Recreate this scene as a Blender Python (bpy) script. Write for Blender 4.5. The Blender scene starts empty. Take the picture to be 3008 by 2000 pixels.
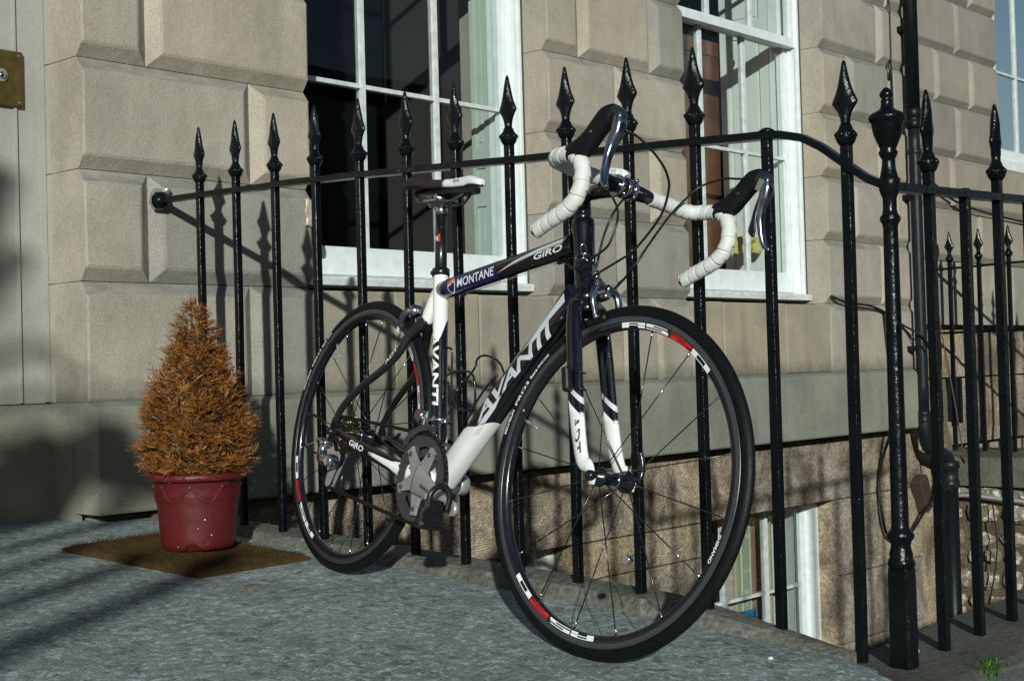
import bpy, bmesh, math, random
import numpy as np
from mathutils import Matrix, Vector, noise as mnoise
random.seed(7); rng = np.random.default_rng(7)
SC = bpy.context.scene; COL = SC.collection
R_ = math.radians
# ------------------------------------------------------------------ camera
YAW, PITCH, ROLL = R_(42.2894), R_(1.0919), R_(-1.5591)
CAM = np.array([-2.4656, -3.6940, 0.4210])
_f = np.array([math.cos(YAW)*math.cos(PITCH), math.sin(YAW)*math.cos(PITCH), math.sin(PITCH)])
_r = np.array([math.sin(YAW), -math.cos(YAW), 0.0]); _u = np.cross(_r, _f)
_r2 = _r*math.cos(ROLL)+_u*math.sin(ROLL); _u2 = -_r*math.sin(ROLL)+_u*math.cos(ROLL)
cd = bpy.data.cameras.new('camera'); co = bpy.data.objects.new('camera', cd); COL.objects.link(co)
cd.sensor_fit = 'HORIZONTAL'; cd.sensor_width = 36; cd.lens = 36*4145.59/3008
cd.clip_start = 0.05; cd.clip_end = 2000
mw = Matrix.Identity(4)
for i in range(3):
    mw[i][0] = _r2[i]; mw[i][1] = _u2[i]; mw[i][2] = -_f[i]; mw[i][3] = CAM[i]
co.matrix_world = mw; SC.camera = co
# ------------------------------------------------------------------ sky, sun, exposure
SUN = np.array([1.02, 1.0, -0.41]); SUN = SUN/np.linalg.norm(SUN)
EL = math.asin(-SUN[2])
w = bpy.data.worlds.new('World'); SC.world = w; w.use_nodes = True
nt = w.node_tree; bg = nt.nodes['Background']; sky = nt.nodes.new('ShaderNodeTexSky')
sky.sky_type = 'NISHITA'; sky.sun_disc = False; sky.sun_elevation = EL
sky.sun_rotation = math.atan2(-SUN[0], -SUN[1]) % (2*math.pi)
sky.air_density = 1.0; sky.dust_density = 0.6; sky.ozone_density = 1.2
nt.links.new(sky.outputs[0], bg.inputs[0]); bg.inputs[1].default_value = 0.060
sl = bpy.data.lights.new('sun', 'SUN'); sl.energy = 4.2; sl.angle = R_(0.75); sl.color = (0.95, 1.0, 0.945)
so = bpy.data.objects.new('sun', sl); COL.objects.link(so)
so.rotation_euler = Vector(SUN).to_track_quat('-Z', 'Y').to_euler(); so.location = (-8, -8, 6)
SC.view_settings.view_transform = 'Standard'; SC.view_settings.look = 'None'
SC.view_settings.exposure = -0.06; SC.view_settings.gamma = 1.0; SC.view_settings.use_curve_mapping = False

# ------------------------------------------------------------------ helpers
def V(*a): return np.array(a, float)
class MB:
    def __init__(s): s.v = []; s.f = []; s.m = []; s.sm = []; s.n = 0
    def add(s, vs, fs, mi=0, smooth=False):
        vs = [tuple(float(c) for c in p) for p in vs]
        o = s.n; s.v += vs; s.n += len(vs)
        for f in fs: s.f.append(tuple(i+o for i in f)); s.m.append(mi); s.sm.append(smooth)
        return s
    def box(s, lo, hi, mi=0, jit=0):
        (a, b, c), (d, e, f) = lo, hi
        vs = [(a,b,c),(d,b,c),(d,e,c),(a,e,c),(a,b,f),(d,b,f),(d,e,f),(a,e,f)]
        if jit: vs = [tuple(q+random.uniform(-jit, jit) for q in p) for p in vs]
        return s.add(vs, [(0,3,2,1),(4,5,6,7),(0,1,5,4),(1,2,6,5),(2,3,7,6),(3,0,4,7)], mi)
    def obox(s, c, ax, hs, mi=0, bev=0):
        ax = [np.asarray(a, float)/np.linalg.norm(a) for a in ax]; c = np.asarray(c, float)
        if not bev:
            vs = [c+ax[0]*hs[0]*i+ax[1]*hs[1]*j+ax[2]*hs[2]*k for k in (-1,1) for j in (-1,1) for i in (-1,1)]
            return s.add(vs, [(0,2,3,1),(4,5,7,6),(0,1,5,4),(1,3,7,5),(3,2,6,7),(2,0,4,6)], mi)
        vs = []; rings = []
        for k, sc_ in ((-1, 0), (-1, 1), (1, 1), (1, 0)):
            b = bev
            zz = hs[2]*k - (k*b if sc_ else 0)
            hx, hy = hs[0]-(0 if sc_ else b), hs[1]-(0 if sc_ else b)
            pts = [(-hx+b,-hy),(hx-b,-hy),(hx,-hy+b),(hx,hy-b),(hx-b,hy),(-hx+b,hy),(-hx,hy-b),(-hx,-hy+b)]
            rings.append(list(range(len(vs), len(vs)+8)))
            vs += [c+ax[0]*p[0]+ax[1]*p[1]+ax[2]*zz for p in pts]
        fs = [tuple(reversed(rings[0])), tuple(rings[3])]
        for a, b2 in zip(rings[:-1], rings[1:]):
            for i in range(8): fs.append((a[i], a[(i+1) % 8], b2[(i+1) % 8], b2[i]))
        return s.add(vs, fs, mi)
    def loft(s, rings, mi=0, smooth=True, caps=True, closed=False):
        n = len(rings[0]); vs = [p for r in rings for p in r]; fs = []; m = len(rings)
        for i in range(m if closed else m-1):
            a = i*n; b = ((i+1) % m)*n
            for j in range(n): fs.append((a+j, a+(j+1) % n, b+(j+1) % n, b+j))
        s.add(vs, fs, mi, smooth)
        if caps and not closed:
            o = s.n-len(vs)
            s.f.append(tuple(o+j for j in reversed(range(n)))); s.m.append(mi); s.sm.append(False)
            s.f.append(tuple(o+(m-1)*n+j for j in range(n))); s.m.append(mi); s.sm.append(False)
        return s
    def tube(s, path, ra, rb=None, n=10, up=None, mi=0, smooth=True, caps=True, p=2.0, closed=False):
        P = np.asarray(path, float); m = len(P)
        ra = np.broadcast_to(np.asarray(ra, float), (m,)); rb = ra if rb is None else np.broadcast_to(np.asarray(rb, float), (m,))
        if closed: T = np.roll(P, -1, 0)-np.roll(P, 1, 0)
        else: T = np.gradient(P, axis=0)
        T = T/(np.linalg.norm(T, axis=1, keepdims=True)+1e-12)
        if up is None:
            up = V(0,0,1) if abs(T[0][2]) < .9 else V(1,0,0)
        N = np.asarray(up, float); rings = []
        for i in range(m):
            N = N-T[i]*(N@T[i]); N = N/(np.linalg.norm(N)+1e-12); B = np.cross(T[i], N)
            ring = []
            for k in range(n):
                a = 2*math.pi*k/n; c_, s_ = math.cos(a), math.sin(a)
                if p != 2.0:
                    c_ = math.copysign(abs(c_)**(2/p), c_); s_ = math.copysign(abs(s_)**(2/p), s_)
                ring.append(P[i]+N*c_*ra[i]+B*s_*rb[i])
            rings.append(ring)
        return s.loft(rings, mi, smooth, caps, closed)
    def lathe(s, prof, o=(0,0,0), ax=(0,0,1), n=16, mi=0, smooth=True, ph=0, p=None, x=None):
        ax = np.asarray(ax, float); ax = ax/np.linalg.norm(ax); o = np.asarray(o, float)
        if x is None: x = V(1,0,0) if abs(ax[0]) < .9 else V(0,1,0)
        x = np.asarray(x, float); x = x-ax*(x@ax); x = x/np.linalg.norm(x); y = np.cross(ax, x); rings = []
        for r, h in prof:
            ring = []
            for k in range(n):
                a = 2*math.pi*k/n+ph; c_, s_ = math.cos(a), math.sin(a)
                rr = max(r, 1e-5)
                if p: rr = rr/((abs(math.cos(a-ph))**p+abs(math.sin(a-ph))**p)**(1/p))
                ring.append(o+ax*h+x*c_*rr+y*s_*rr)
            rings.append(ring)
        return s.loft(rings, mi, smooth)
    def prism(s, poly, o, u, v, nrm, d, mi=0):
        u, v, nrm, o = [np.asarray(a, float) for a in (u, v, nrm, o)]; n = len(poly)
        a = [o+u*p[0]+v*p[1] for p in poly]; b = [q+nrm*d for q in a]
        fs = [tuple(range(n)), tuple(reversed(range(n, 2*n)))]
        for i in range(n): fs.append((i, n+i, n+(i+1) % n, (i+1) % n))
        return s.add(a+b, fs, mi)
    def tf(s, fn): s.v = [tuple(fn(np.asarray(p, float))) for p in s.v]; return s
    def build(s, name, mats, parent=None, loc=None, local=False):
        me = bpy.data.meshes.new(name); mats = mats if isinstance(mats, (list, tuple)) else [mats]
        for m in mats: me.materials.append(m)
        vs = s.v; o = None
        if not local:
            if parent is not None:
                off = wloc(parent); vs = [(p[0]-off[0], p[1]-off[1], p[2]-off[2]) for p in vs]
            elif loc is not None:
                vs = [(p[0]-loc[0], p[1]-loc[1], p[2]-loc[2]) for p in vs]
        me.from_pydata(vs, [], s.f); 
        me.polygons.foreach_set('material_index', s.m); me.polygons.foreach_set('use_smooth', s.sm)
        me.update()
        bm = bmesh.new(); bm.from_mesh(me); bmesh.ops.recalc_face_normals(bm, faces=bm.faces); bm.to_mesh(me); bm.free()
        o = bpy.data.objects.new(name, me); COL.objects.link(o)
        if parent is not None: o.parent = parent
        elif loc is not None: o.location = loc
        return o
def wloc(o):
    p = np.zeros(3)
    while o is not None: p = p+np.array(o.location); o = o.parent
    return p
def tag(o, label, cat, group=None, kind=None):
    if label: o['label'] = label
    if cat: o['category'] = cat
    if group: o['group'] = group
    if kind: o['kind'] = kind
    return o
def thing(name, label, cat, loc=(0,0,0), group=None):
    o = bpy.data.objects.new(name, None); COL.objects.link(o); o.location = loc; o.empty_display_size = .1
    return tag(o, label, cat, group)
def crv(pts, n=8):
    P = [np.asarray(p, float) for p in pts]; P = [2*P[0]-P[1]]+P+[2*P[-1]-P[-2]]; out = []
    for i in range(1, len(P)-2):
        for k in range(n):
            t = k/n; a, b, c, d = P[i-1], P[i], P[i+1], P[i+2]
            out.append(.5*((2*b)+(-a+c)*t+(2*a-5*b+4*c-d)*t*t+(-a+3*b-3*c+d)*t**3))
    out.append(P[-2]); return np.array(out)
def interp(xs, ys, x): return float(np.interp(x, xs, ys))

# ------------------------------------------------------------------ materials
def newmat(name):
    m = bpy.data.materials.new(name); m.use_nodes = True; t = m.node_tree
    b = t.nodes['Principled BSDF']; return m, t, b
def N(t, typ, **kw):
    n = t.nodes.new(typ)
    for k, v in kw.items():
        if isinstance(k, str) and hasattr(n, k): setattr(n, k, v)
    return n
def coords(t, scale=(1,1,1), src='Object'):
    tc = N(t, 'ShaderNodeTexCoord'); mp = N(t, 'ShaderNodeMapping'); mp.inputs['Scale'].default_value = scale
    t.links.new(tc.outputs[src], mp.inputs[0]); return mp.outputs[0]
def noise(t, co, scale, detail=6, rough=.6, dist=0):
    n = N(t, 'ShaderNodeTexNoise'); n.inputs['Scale'].default_value = scale; n.inputs['Detail'].default_value = detail
    n.inputs['Roughness'].default_value = rough; n.inputs['Distortion'].default_value = dist
    t.links.new(co, n.inputs['Vector']); return n.outputs[0]
def ramp(t, fac, stops):
    r = N(t, 'ShaderNodeValToRGB'); e = r.color_ramp.elements
    while len(e) < len(stops): e.new(.5)
    for q, (p, c) in zip(e, stops):
        q.position = p; q.color = (c[0], c[1], c[2], 1) if isinstance(c, (tuple, list)) else (c, c, c, 1)
    t.links.new(fac, r.inputs[0]); return r.outputs[0]
def mix(t, fac, a, b, mode='MIX'):
    m = N(t, 'ShaderNodeMix'); m.data_type = 'RGBA'; m.blend_type = mode
    for s, v in ((m.inputs[0], fac), (m.inputs[6], a), (m.inputs[7], b)):
        if hasattr(v, 'is_output'): t.links.new(v, s)
        elif isinstance(v, (tuple, list)): s.default_value = (v[0], v[1], v[2], 1)
        else: s.default_value = v
    return m.outputs[2]
def math_(t, op, a, b=None):
    m = N(t, 'ShaderNodeMath'); m.operation = op
    for s, v in ((m.inputs[0], a), (m.inputs[1], b)):
        if v is None: continue
        if hasattr(v, 'is_output'): t.links.new(v, s)
        else: s.default_value = v
    return m.outputs[0]
def bump(t, b, h, strength=.5, dist=.002, prev=None):
    n = N(t, 'ShaderNodeBump'); n.inputs['Strength'].default_value = strength; n.inputs['Distance'].default_value = dist
    t.links.new(h, n.inputs['Height'])
    if prev: t.links.new(prev, n.inputs['Normal'])
    if b: t.links.new(n.outputs[0], b.inputs['Normal'])
    return n.outputs[0]
def simple(name, col, rough=.5, metal=0, coat=0, var=0.0, vs=30, bs=0, bd=.0005, bsc=120, spec=.5, alpha=None):
    m, t, b = newmat(name)
    b.inputs['Roughness'].default_value = rough; b.inputs['Metallic'].default_value = metal
    b.inputs['Coat Weight'].default_value = coat; b.inputs['Coat Roughness'].default_value = .06
    b.inputs['Specular IOR Level'].default_value = spec
    c = coords(t)
    n = noise(t, c, vs, 5)
    lo = tuple(max(0, q*(1-var)) for q in col); hi = tuple(min(1, q*(1+var)) for q in col)
    t.links.new(ramp(t, n, [(.3, lo), (.7, hi)]), b.inputs['Base Color'])
    rr = ramp(t, noise(t, c, vs*2.3, 4), [(.3, max(.03, rough*.8)), (.75, min(1, rough*1.25+.02))]); t.links.new(rr, b.inputs['Roughness'])
    if bs: bump(t, b, noise(t, c, bsc, 4), bs, bd)
    return m
def stone(name, c1, c2, stain=(.12,.10,.06), stain_amt=.5, scale=3.0, fine=90, bs=.5, bd=.003, rand=.12, speck=.25, streak=.4, dirt_z=None, rough=.9, tool=None, ochre=0.0, lichen=0.0, st0=.56, st1=.75, grime=0.0, mott=.0):
    m, t, b = newmat(name); c = coords(t); cs = coords(t, (1,1,.16))
    base = ramp(t, noise(t, c, scale, 5, .55), [(.3, c1), (.68, c2)])
    oi = N(t, 'ShaderNodeObjectInfo')
    rnd = ramp(t, oi.outputs['Random'], [(0, 1-rand), (.5, 1.0), (1, 1+rand*.6)])
    base = mix(t, 1.0, base, rnd, 'MULTIPLY')
    cl = N(t, 'ShaderNodeHueSaturation'); 
    hs = math_(t, 'ADD', math_(t, 'MULTIPLY', oi.outputs['Random'], .5), .78); t.links.new(hs, cl.inputs['Saturation']); t.links.new(base, cl.inputs['Color'])
    base = cl.outputs[0]
    # vertical weather streaks
    st = ramp(t, noise(t, cs, 7, 5, .6), [(.5, 0.0), (.78, 1.0)])
    st = math_(t, 'MULTIPLY', st, streak); base = mix(t, st, base, mix(t, 1.0, base, (.62,.62,.58), 'MULTIPLY'))
    sb = ramp(t, noise(t, c, 1.6 if st0 > .5 else 3.0, 7, .62, .6), [(st0, 0.0), (st1, 1.0)])
    base = mix(t, math_(t, 'MULTIPLY', sb, stain_amt), base, stain)
    if ochre:
        so_ = ramp(t, noise(t, coords(t, (1.3,1,.5)), 1.9, 7, .65, .8), [(.6, 0.0), (.74, 1.0)])
        base = mix(t, math_(t, 'MULTIPLY', so_, ochre), base, (.36,.24,.10))
    sp = ramp(t, noise(t, c, fine, 3, .6), [(.35, 1-speck), (.6, 1.0), (.85, 1+speck*.4)])
    base = mix(t, 1.0, base, sp, 'MULTIPLY')
    if mott:
        mt = ramp(t, noise(t, c, 8.5, 7, .68, .4), [(.30, 1-mott), (.5, 1.0), (.72, 1+mott*.5)]); base = mix(t, 1.0, base, mt, 'MULTIPLY')
        pt = ramp(t, noise(t, c, 46, 4, .55), [(.22, .45), (.29, 1.0)]); base = mix(t, 1.0, base, pt, 'MULTIPLY')
    if grime:
        ge = N(t, 'ShaderNodeNewGeometry'); gx = N(t, 'ShaderNodeSeparateXYZ'); t.links.new(ge.outputs['True Normal'], gx.inputs[0])
        up = ramp(t, gx.outputs[2], [(.25, 0.0), (.5, 1.0)]); gn = ramp(t, noise(t, coords(t, (1,1,3)), 6, 6, .65), [(.38, .15), (.62, 1.0)])
        base = mix(t, math_(t, 'MULTIPLY', math_(t, 'MULTIPLY', up, gn), grime), base, (.15,.155,.15))
    if lichen:
        li = ramp(t, noise(t, c, 22, 8, .7), [(.60-.09*lichen, 0.0), (.66-.09*lichen, 1.0)])
        base = mix(t, math_(t, 'MULTIPLY', li, lichen), base, (.55,.55,.50))
    if dirt_z:
        z0, z1, colr, amt = dirt_z
        sx = N(t, 'ShaderNodeSeparateXYZ'); tc = N(t, 'ShaderNodeTexCoord'); t.links.new(tc.outputs['Object'], sx.inputs[0])
        zz = math_(t, 'ADD', sx.outputs[2], math_(t, 'MULTIPLY', math_(t, 'SUBTRACT', noise(t, c, 14, 5), .5), (z1-z0)*1.4))
        mr = N(t, 'ShaderNodeMapRange'); mr.inputs[1].default_value = z0; mr.inputs[2].default_value = z1; mr.inputs[3].default_value = amt; mr.inputs[4].default_value = 0
        t.links.new(zz, mr.inputs[0]); base = mix(t, mr.outputs[0], base, colr)
    t.links.new(base, b.inputs['Base Color']); b.inputs['Roughness'].default_value = rough; b.inputs['Specular IOR Level'].default_value = .25
    h = math_(t, 'ADD', noise(t, c, fine, 5, .65), math_(t, 'MULTIPLY', noise(t, c, fine*.14, 5, .6), 1.6))
    if tool:
        wv = N(t, 'ShaderNodeTexWave'); wv.bands_direction = 'Z'; wv.inputs['Scale'].default_value = tool[0]; wv.inputs['Distortion'].default_value = 9.0; wv.inputs['Detail'].default_value = 4; wv.inputs['Detail Scale'].default_value = 1.6
        t.links.new(c, wv.inputs[0]); h = math_(t, 'ADD', h, math_(t, 'MULTIPLY', wv.outputs['Fac'], tool[1]))
    bump(t, b, h, bs, bd)
    return m
M = {}
M['ash'] = stone('sandstone_ashlar', (.328,.298,.242), (.445,.405,.338), stain=(.245,.23,.19), stain_amt=.55, scale=2.2, fine=140, bs=.55, bd=.0036, rand=.19, speck=.2, streak=.42, ochre=.34, grime=.75, mott=.12, dirt_z=(.352,.43,(.12,.115,.085),.75))
M['ash_pale'] = stone('pale_door_surround_stone', (.32,.31,.265), (.43,.415,.36), stain=(.40,.33,.20), stain_amt=.45, scale=2, fine=120, bs=.35, bd=.002, rand=.04, speck=.1, streak=.3)
M['plinth'] = stone('grey_plinth_stone', (.195,.20,.165), (.295,.292,.235), mott=.12, grime=.3, stain=(.14,.145,.115), stain_amt=.6, scale=2.6, fine=170, bs=.5, bd=.002, rand=.08, speck=.2, streak=.55)
M['apron'] = stone('dirty_apron_stone', (.25,.235,.19), (.42,.365,.28), stain=(.15,.145,.115), stain_amt=.75, scale=3.0, fine=150, bs=.45, bd=.002, rand=.1, speck=.16, streak=.75, dirt_z=(.352,.42,(.11,.10,.07),.75))
M['base'] = stone('rough_basement_stone', (.36,.295,.205), (.58,.49,.37), stain=(.13,.10,.07), stain_amt=.8, scale=4, st0=.46, st1=.60, fine=55, bs=1.0, bd=.010, rand=.16, speck=.4, streak=.95, tool=(30, .3), ochre=.35)
M['neigh'] = stone('neighbour_sandstone', (.275,.245,.20), (.355,.32,.265), stain=(.28,.25,.2), stain_amt=.4, scale=2.4, fine=150, bs=.45, bd=.003, rand=.14, speck=.15, streak=.35, grime=.5, mott=.1)
M['rubble'] = stone('rubble_stone', (.16,.135,.09), (.34,.29,.20), stain=(.07,.06,.04), stain_amt=.7, scale=6, fine=50, bs=1.0, bd=.008, rand=.35, speck=.4, streak=.3, lichen=.9)
M['mortar'] = stone('rubble_mortar', (.085,.068,.042), (.15,.12,.075), scale=8, fine=70, bs=.9, bd=.006, rand=0, speck=.35)
M['coping'] = stone('dark_mossy_coping_stone', (.085,.088,.072), (.15,.15,.118), stain=(.05,.056,.036), stain_amt=.7, scale=5, fine=90, bs=.8, bd=.004, rand=.08, speck=.35, streak=0, lichen=.05)
M['kerb'] = stone('worn_kerb_stone', (.11,.112,.09), (.19,.192,.162), stain=(.085,.08,.048), stain_amt=.8, scale=7, fine=70, bs=1.0, bd=.006, rand=.05, speck=.45, streak=0, lichen=.25)
def landing_mat():
    m, t, b = newmat('weathered_blue_grey_flagstone'); c = coords(t); c2 = coords(t, (1.0,1.15,1))
    base = ramp(t, noise(t, c, 3.0, 6, .6), [(.3, (.215,.27,.255)), (.7, (.32,.39,.37))])
    lt = ramp(t, noise(t, c2, 42, 10, .8, .3), [(.525, 0.0), (.555, 1.0)]); base = mix(t, math_(t, 'MULTIPLY', lt, .72), base, (.64,.73,.73))
    dk = ramp(t, noise(t, coords(t, (1.3,1.0,1)), 24, 10, .82, .5), [(.53, 0.0), (.565, 1.0)]); base = mix(t, math_(t, 'MULTIPLY', dk, .78), base, (.12,.125,.105))
    mo = ramp(t, noise(t, c, 4, 8, .7), [(.50, 0.0), (.62, 1.0)]); base = mix(t, math_(t, 'MULTIPLY', mo, .45), base, (.17,.175,.15))
    sp = ramp(t, noise(t, c, 210, 4, .7), [(.3, .42), (.55, 1.0), (.75, 1.5)]); base = mix(t, 1.0, base, sp, 'MULTIPLY')
    t.links.new(base, b.inputs['Base Color']); b.inputs['Roughness'].default_value = .85; b.inputs['Specular IOR Level'].default_value = .25
    h = math_(t, 'ADD', noise(t, c, 150, 6, .7), math_(t, 'MULTIPLY', noise(t, c2, 26, 9, .72), 2.6)); bump(t, b, h, .6, .004); return m
M['landing'] = landing_mat()
def pave_mat():
    m, t, b = newmat('grey_asphalt_pavement'); c = coords(t)
    base = ramp(t, noise(t, c, 4, 6), [(.3, (.15,.16,.16)), (.7, (.24,.25,.25))])
    sp = ramp(t, noise(t, c, 130, 4, .7), [(.35, .45), (.55, 1.0), (.75, 1.5)]); base = mix(t, 1.0, base, sp, 'MULTIPLY')
    t.links.new(base, b.inputs['Base Color']); b.inputs['Roughness'].default_value = .9
    bump(t, b, noise(t, c, 130, 5, .7), .8, .006); return m
M['pave'] = pave_mat()
def iron_mat():
    m, t, b = newmat('gloss_black_railing_paint'); c = coords(t)
    base = ramp(t, noise(t, c, 9, 6), [(.3, (.0020,.0029,.0036)), (.7, (.0042,.006,.007))])
    ch = ramp(t, noise(t, c, 40, 8, .75), [(.67, 0.0), (.71, 1.0)]); base = mix(t, ch, base, mix(t, noise(t, c, 7), (.10,.04,.015), (.25,.25,.23)))
    t.links.new(base, b.inputs['Base Color']); t.links.new(ramp(t, noise(t, c, 25, 5), [(.3, .12), (.7, .30)]), b.inputs['Roughness'])
    b.inputs['Specular IOR Level'].default_value = .28
    h = math_(t, 'ADD', noise(t, c, 110, 4), math_(t, 'MULTIPLY', noise(t, c, 28, 5), 2.0)); bump(t, b, h, .6, .0019); return m
M['iron'] = iron_mat()
M['white'] = simple('white_window_paint', (.70,.745,.74), .4, var=.09, vs=22, bs=.25, bd=.001, bsc=60)
M['white_old'] = simple('worn_white_paint', (.60,.635,.62), .45, var=.22, vs=26, bs=.5, bd=.0016, bsc=70)
M['shutter'] = simple('grey_green_shutter_paint', (.42,.47,.42), .45, var=.06, vs=10)
M['shutter_w'] = simple('off_white_shutter_paint', (.62,.64,.60), .45, var=.05, vs=10)
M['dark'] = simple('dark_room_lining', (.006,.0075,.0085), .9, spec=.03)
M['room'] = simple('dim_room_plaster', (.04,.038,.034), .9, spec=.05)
M['wood'] = simple('brown_varnished_wood', (.14,.055,.028), .35, var=.35, vs=9, coat=.2)
M['sealant'] = simple('perished_sealant', (.06,.055,.045), .9, var=.5, vs=60, bs=.8, bd=.003, bsc=90)
def glass_mat():
    m, t, b = newmat('window_glass')
    out = t.nodes['Material Output']; gl = N(t, 'ShaderNodeBsdfGlossy'); gl.inputs['Roughness'].default_value = .015
    tr = N(t, 'ShaderNodeBsdfTransparent'); tr.inputs[0].default_value = (.93,.96,.95,1); fr = N(t, 'ShaderNodeLayerWeight')
    mx = N(t, 'ShaderNodeMixShader'); c = coords(t)
    nb = bump(t, None, noise(t, c, 2.0, 1), .05, .01); t.links.new(nb, gl.inputs['Normal'])
    t.links.new(math_(t, 'ADD', math_(t, 'MULTIPLY', math_(t, 'POWER', fr.outputs['Facing'], 5.0), .95), .035), mx.inputs[0]); t.links.new(tr.outputs[0], mx.inputs[1]); t.links.new(gl.outputs[0], mx.inputs[2]); t.links.new(mx.outputs[0], out.inputs[0])
    t.nodes.remove(b); return m
M['glass'] = glass_mat()
M['brass'] = simple('tarnished_brass', (.12,.088,.022), .5, .6, var=.3, vs=30)
M['steel'] = simple('polished_alloy', (.62,.64,.66), .16, 1.0, var=.06, vs=40)
M['steel_d'] = simple('satin_grey_alloy', (.36,.355,.335), .38, .35, var=.08, vs=30)
M['ringgrey'] = simple('anodised_dark_grey_alloy', (.055,.060,.063), .42, .2, var=.08)
M['brake_track'] = simple('machined_brake_track', (.13,.14,.15), .3, .8, var=.1)
M['blk_alloy'] = simple('gloss_black_alloy', (.008,.009,.012), .22, var=.1, coat=.4)
M['black'] = simple('gloss_black_frame_paint', (.0028,.0034,.006), .2, coat=.9, var=.1)
M['carbon'] = simple('black_carbon', (.009,.009,.009), .3, coat=.5, var=.4, vs=400)
M['whitep'] = simple('gloss_white_frame_paint', (.78,.79,.76), .25, coat=.7, var=.02)
M['silver'] = simple('silver_grey_decal', (.56,.60,.61), .35, var=.03)
M['decal_w'] = simple('white_decal', (.80,.82,.82), .4, var=.03)
M['red'] = simple('red_decal', (.62,.012,.012), .4, var=.05)
M['orange'] = simple('orange_red_decal', (.72,.09,.03), .4, var=.05)
M['navy'] = simple('navy_blue_decal', (.008,.011,.075), .3, coat=.5)
M['yellow'] = simple('yellow_decal', (.75,.6,.03), .4)
M['rubber'] = simple('tyre_rubber', (.0048,.006,.0066), .5, spec=.16, var=.25, vs=60, bs=.3, bd=.0005, bsc=200)
M['hood'] = simple('black_hood_rubber', (.007,.007,.008), .48, spec=.2, var=.2, vs=50)
M['tape'] = simple('white_bar_tape', (.63,.635,.60), .55, var=.08, vs=25, bs=.35, bd=.0008, bsc=240)
M['saddle_d'] = simple('dark_plum_saddle_leather', (.022,.012,.018), .5, var=.2, vs=40, bs=.3, bd=.0005, bsc=300)
M['saddle_w'] = simple('white_saddle_leather', (.72,.72,.74), .4, var=.05)
M['plastic_b'] = simple('black_plastic', (.009,.009,.01), .35, var=.15)
M['cable'] = simple('black_cable_sheath', (.007,.007,.008), .35, var=.1)
M['cap'] = simple('charcoal_lever_cap', (.018,.020,.023), .3, var=.1, coat=.3)
M['lever'] = simple('silver_lever_alloy', (.36,.40,.47), .2, 1.0, var=.05)
M['chain'] = simple('oily_chain_steel', (.013,.013,.013), .4, .3, var=.4, vs=300)
M['cass'] = simple('cassette_steel', (.42,.38,.30), .25, 1.0, var=.2, vs=200)
M['pot'] = simple('dark_red_plastic_pot', (.092,.0075,.009), .42, var=.10, vs=14, bs=.15, bd=.0006, bsc=90)
M['soil'] = simple('dry_potting_soil', (.03,.02,.012), .95, var=.5, vs=120, bs=.9, bd=.006, bsc=90)
M['bark'] = simple('dry_bark', (.09,.06,.035), .9, var=.4, vs=60, bs=.8, bd=.004, bsc=90)
M['tree_bark'] = simple('grey_tree_bark', (.10,.09,.075), .9, var=.3, vs=20)
def leaf_mat(name, cols, nscale=9):
    m, t, b = newmat(name); c = coords(t)
    t.links.new(ramp(t, noise(t, c, nscale*6, 4, .7), [(.25, cols[0]), (.5, cols[1]), (.72, cols[2])]), b.inputs['Base Color'])
    b.inputs['Roughness'].default_value = .7; b.inputs['Specular IOR Level'].default_value = .2; return m
M['conifer'] = leaf_mat('dead_orange_brown_conifer_foliage', [(.055,.02,.006), (.25,.092,.018), (.52,.27,.085)])
M['grass'] = leaf_mat('fresh_green_grass', [(.015,.05,.006), (.05,.14,.012), (.13,.25,.03)])
def mat_mat():
    m, t, b = newmat('brown_coir'); c = coords(t)
    base = ramp(t, noise(t, c, 9, 6, .7), [(.3, (.07,.042,.016)), (.7, (.16,.10,.04))])
    sp = ramp(t, noise(t, c, 380, 4, .7), [(.3, .35), (.55, 1.0), (.8, 1.8)]); base = mix(t, 1.0, base, sp, 'MULTIPLY')
    t.links.new(base, b.inputs['Base Color']); b.inputs['Roughness'].default_value = .95; b.inputs['Specular IOR Level'].default_value = .1
    bump(t, b, noise(t, c, 330, 5, .8), 1.0, .008); return m
M['coir'] = mat_mat()
M['pipe'] = simple('black_pipe_paint', (.005,.0065,.008), .4, spec=.2, var=.4, vs=30, bs=.4, bd=.001, bsc=60)
M['pipe_g'] = simple('faded_black_pipe', (.009,.013,.0155), .4, spec=.22, var=.35, vs=25, bs=.4, bd=.001, bsc=60)
M['wire_g'] = simple('grey_cable_sheath', (.30,.31,.31), .5)
M['cloth'] = simple('yellow_duster_cloth', (.50,.43,.13), .9, var=.1, bs=.5, bd=.004, bsc=40)
M['teal'] = simple('teal_cloth', (.03,.14,.16), .9, var=.3)
M['sign'] = simple('blue_card', (.012,.16,.34), .5)
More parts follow.
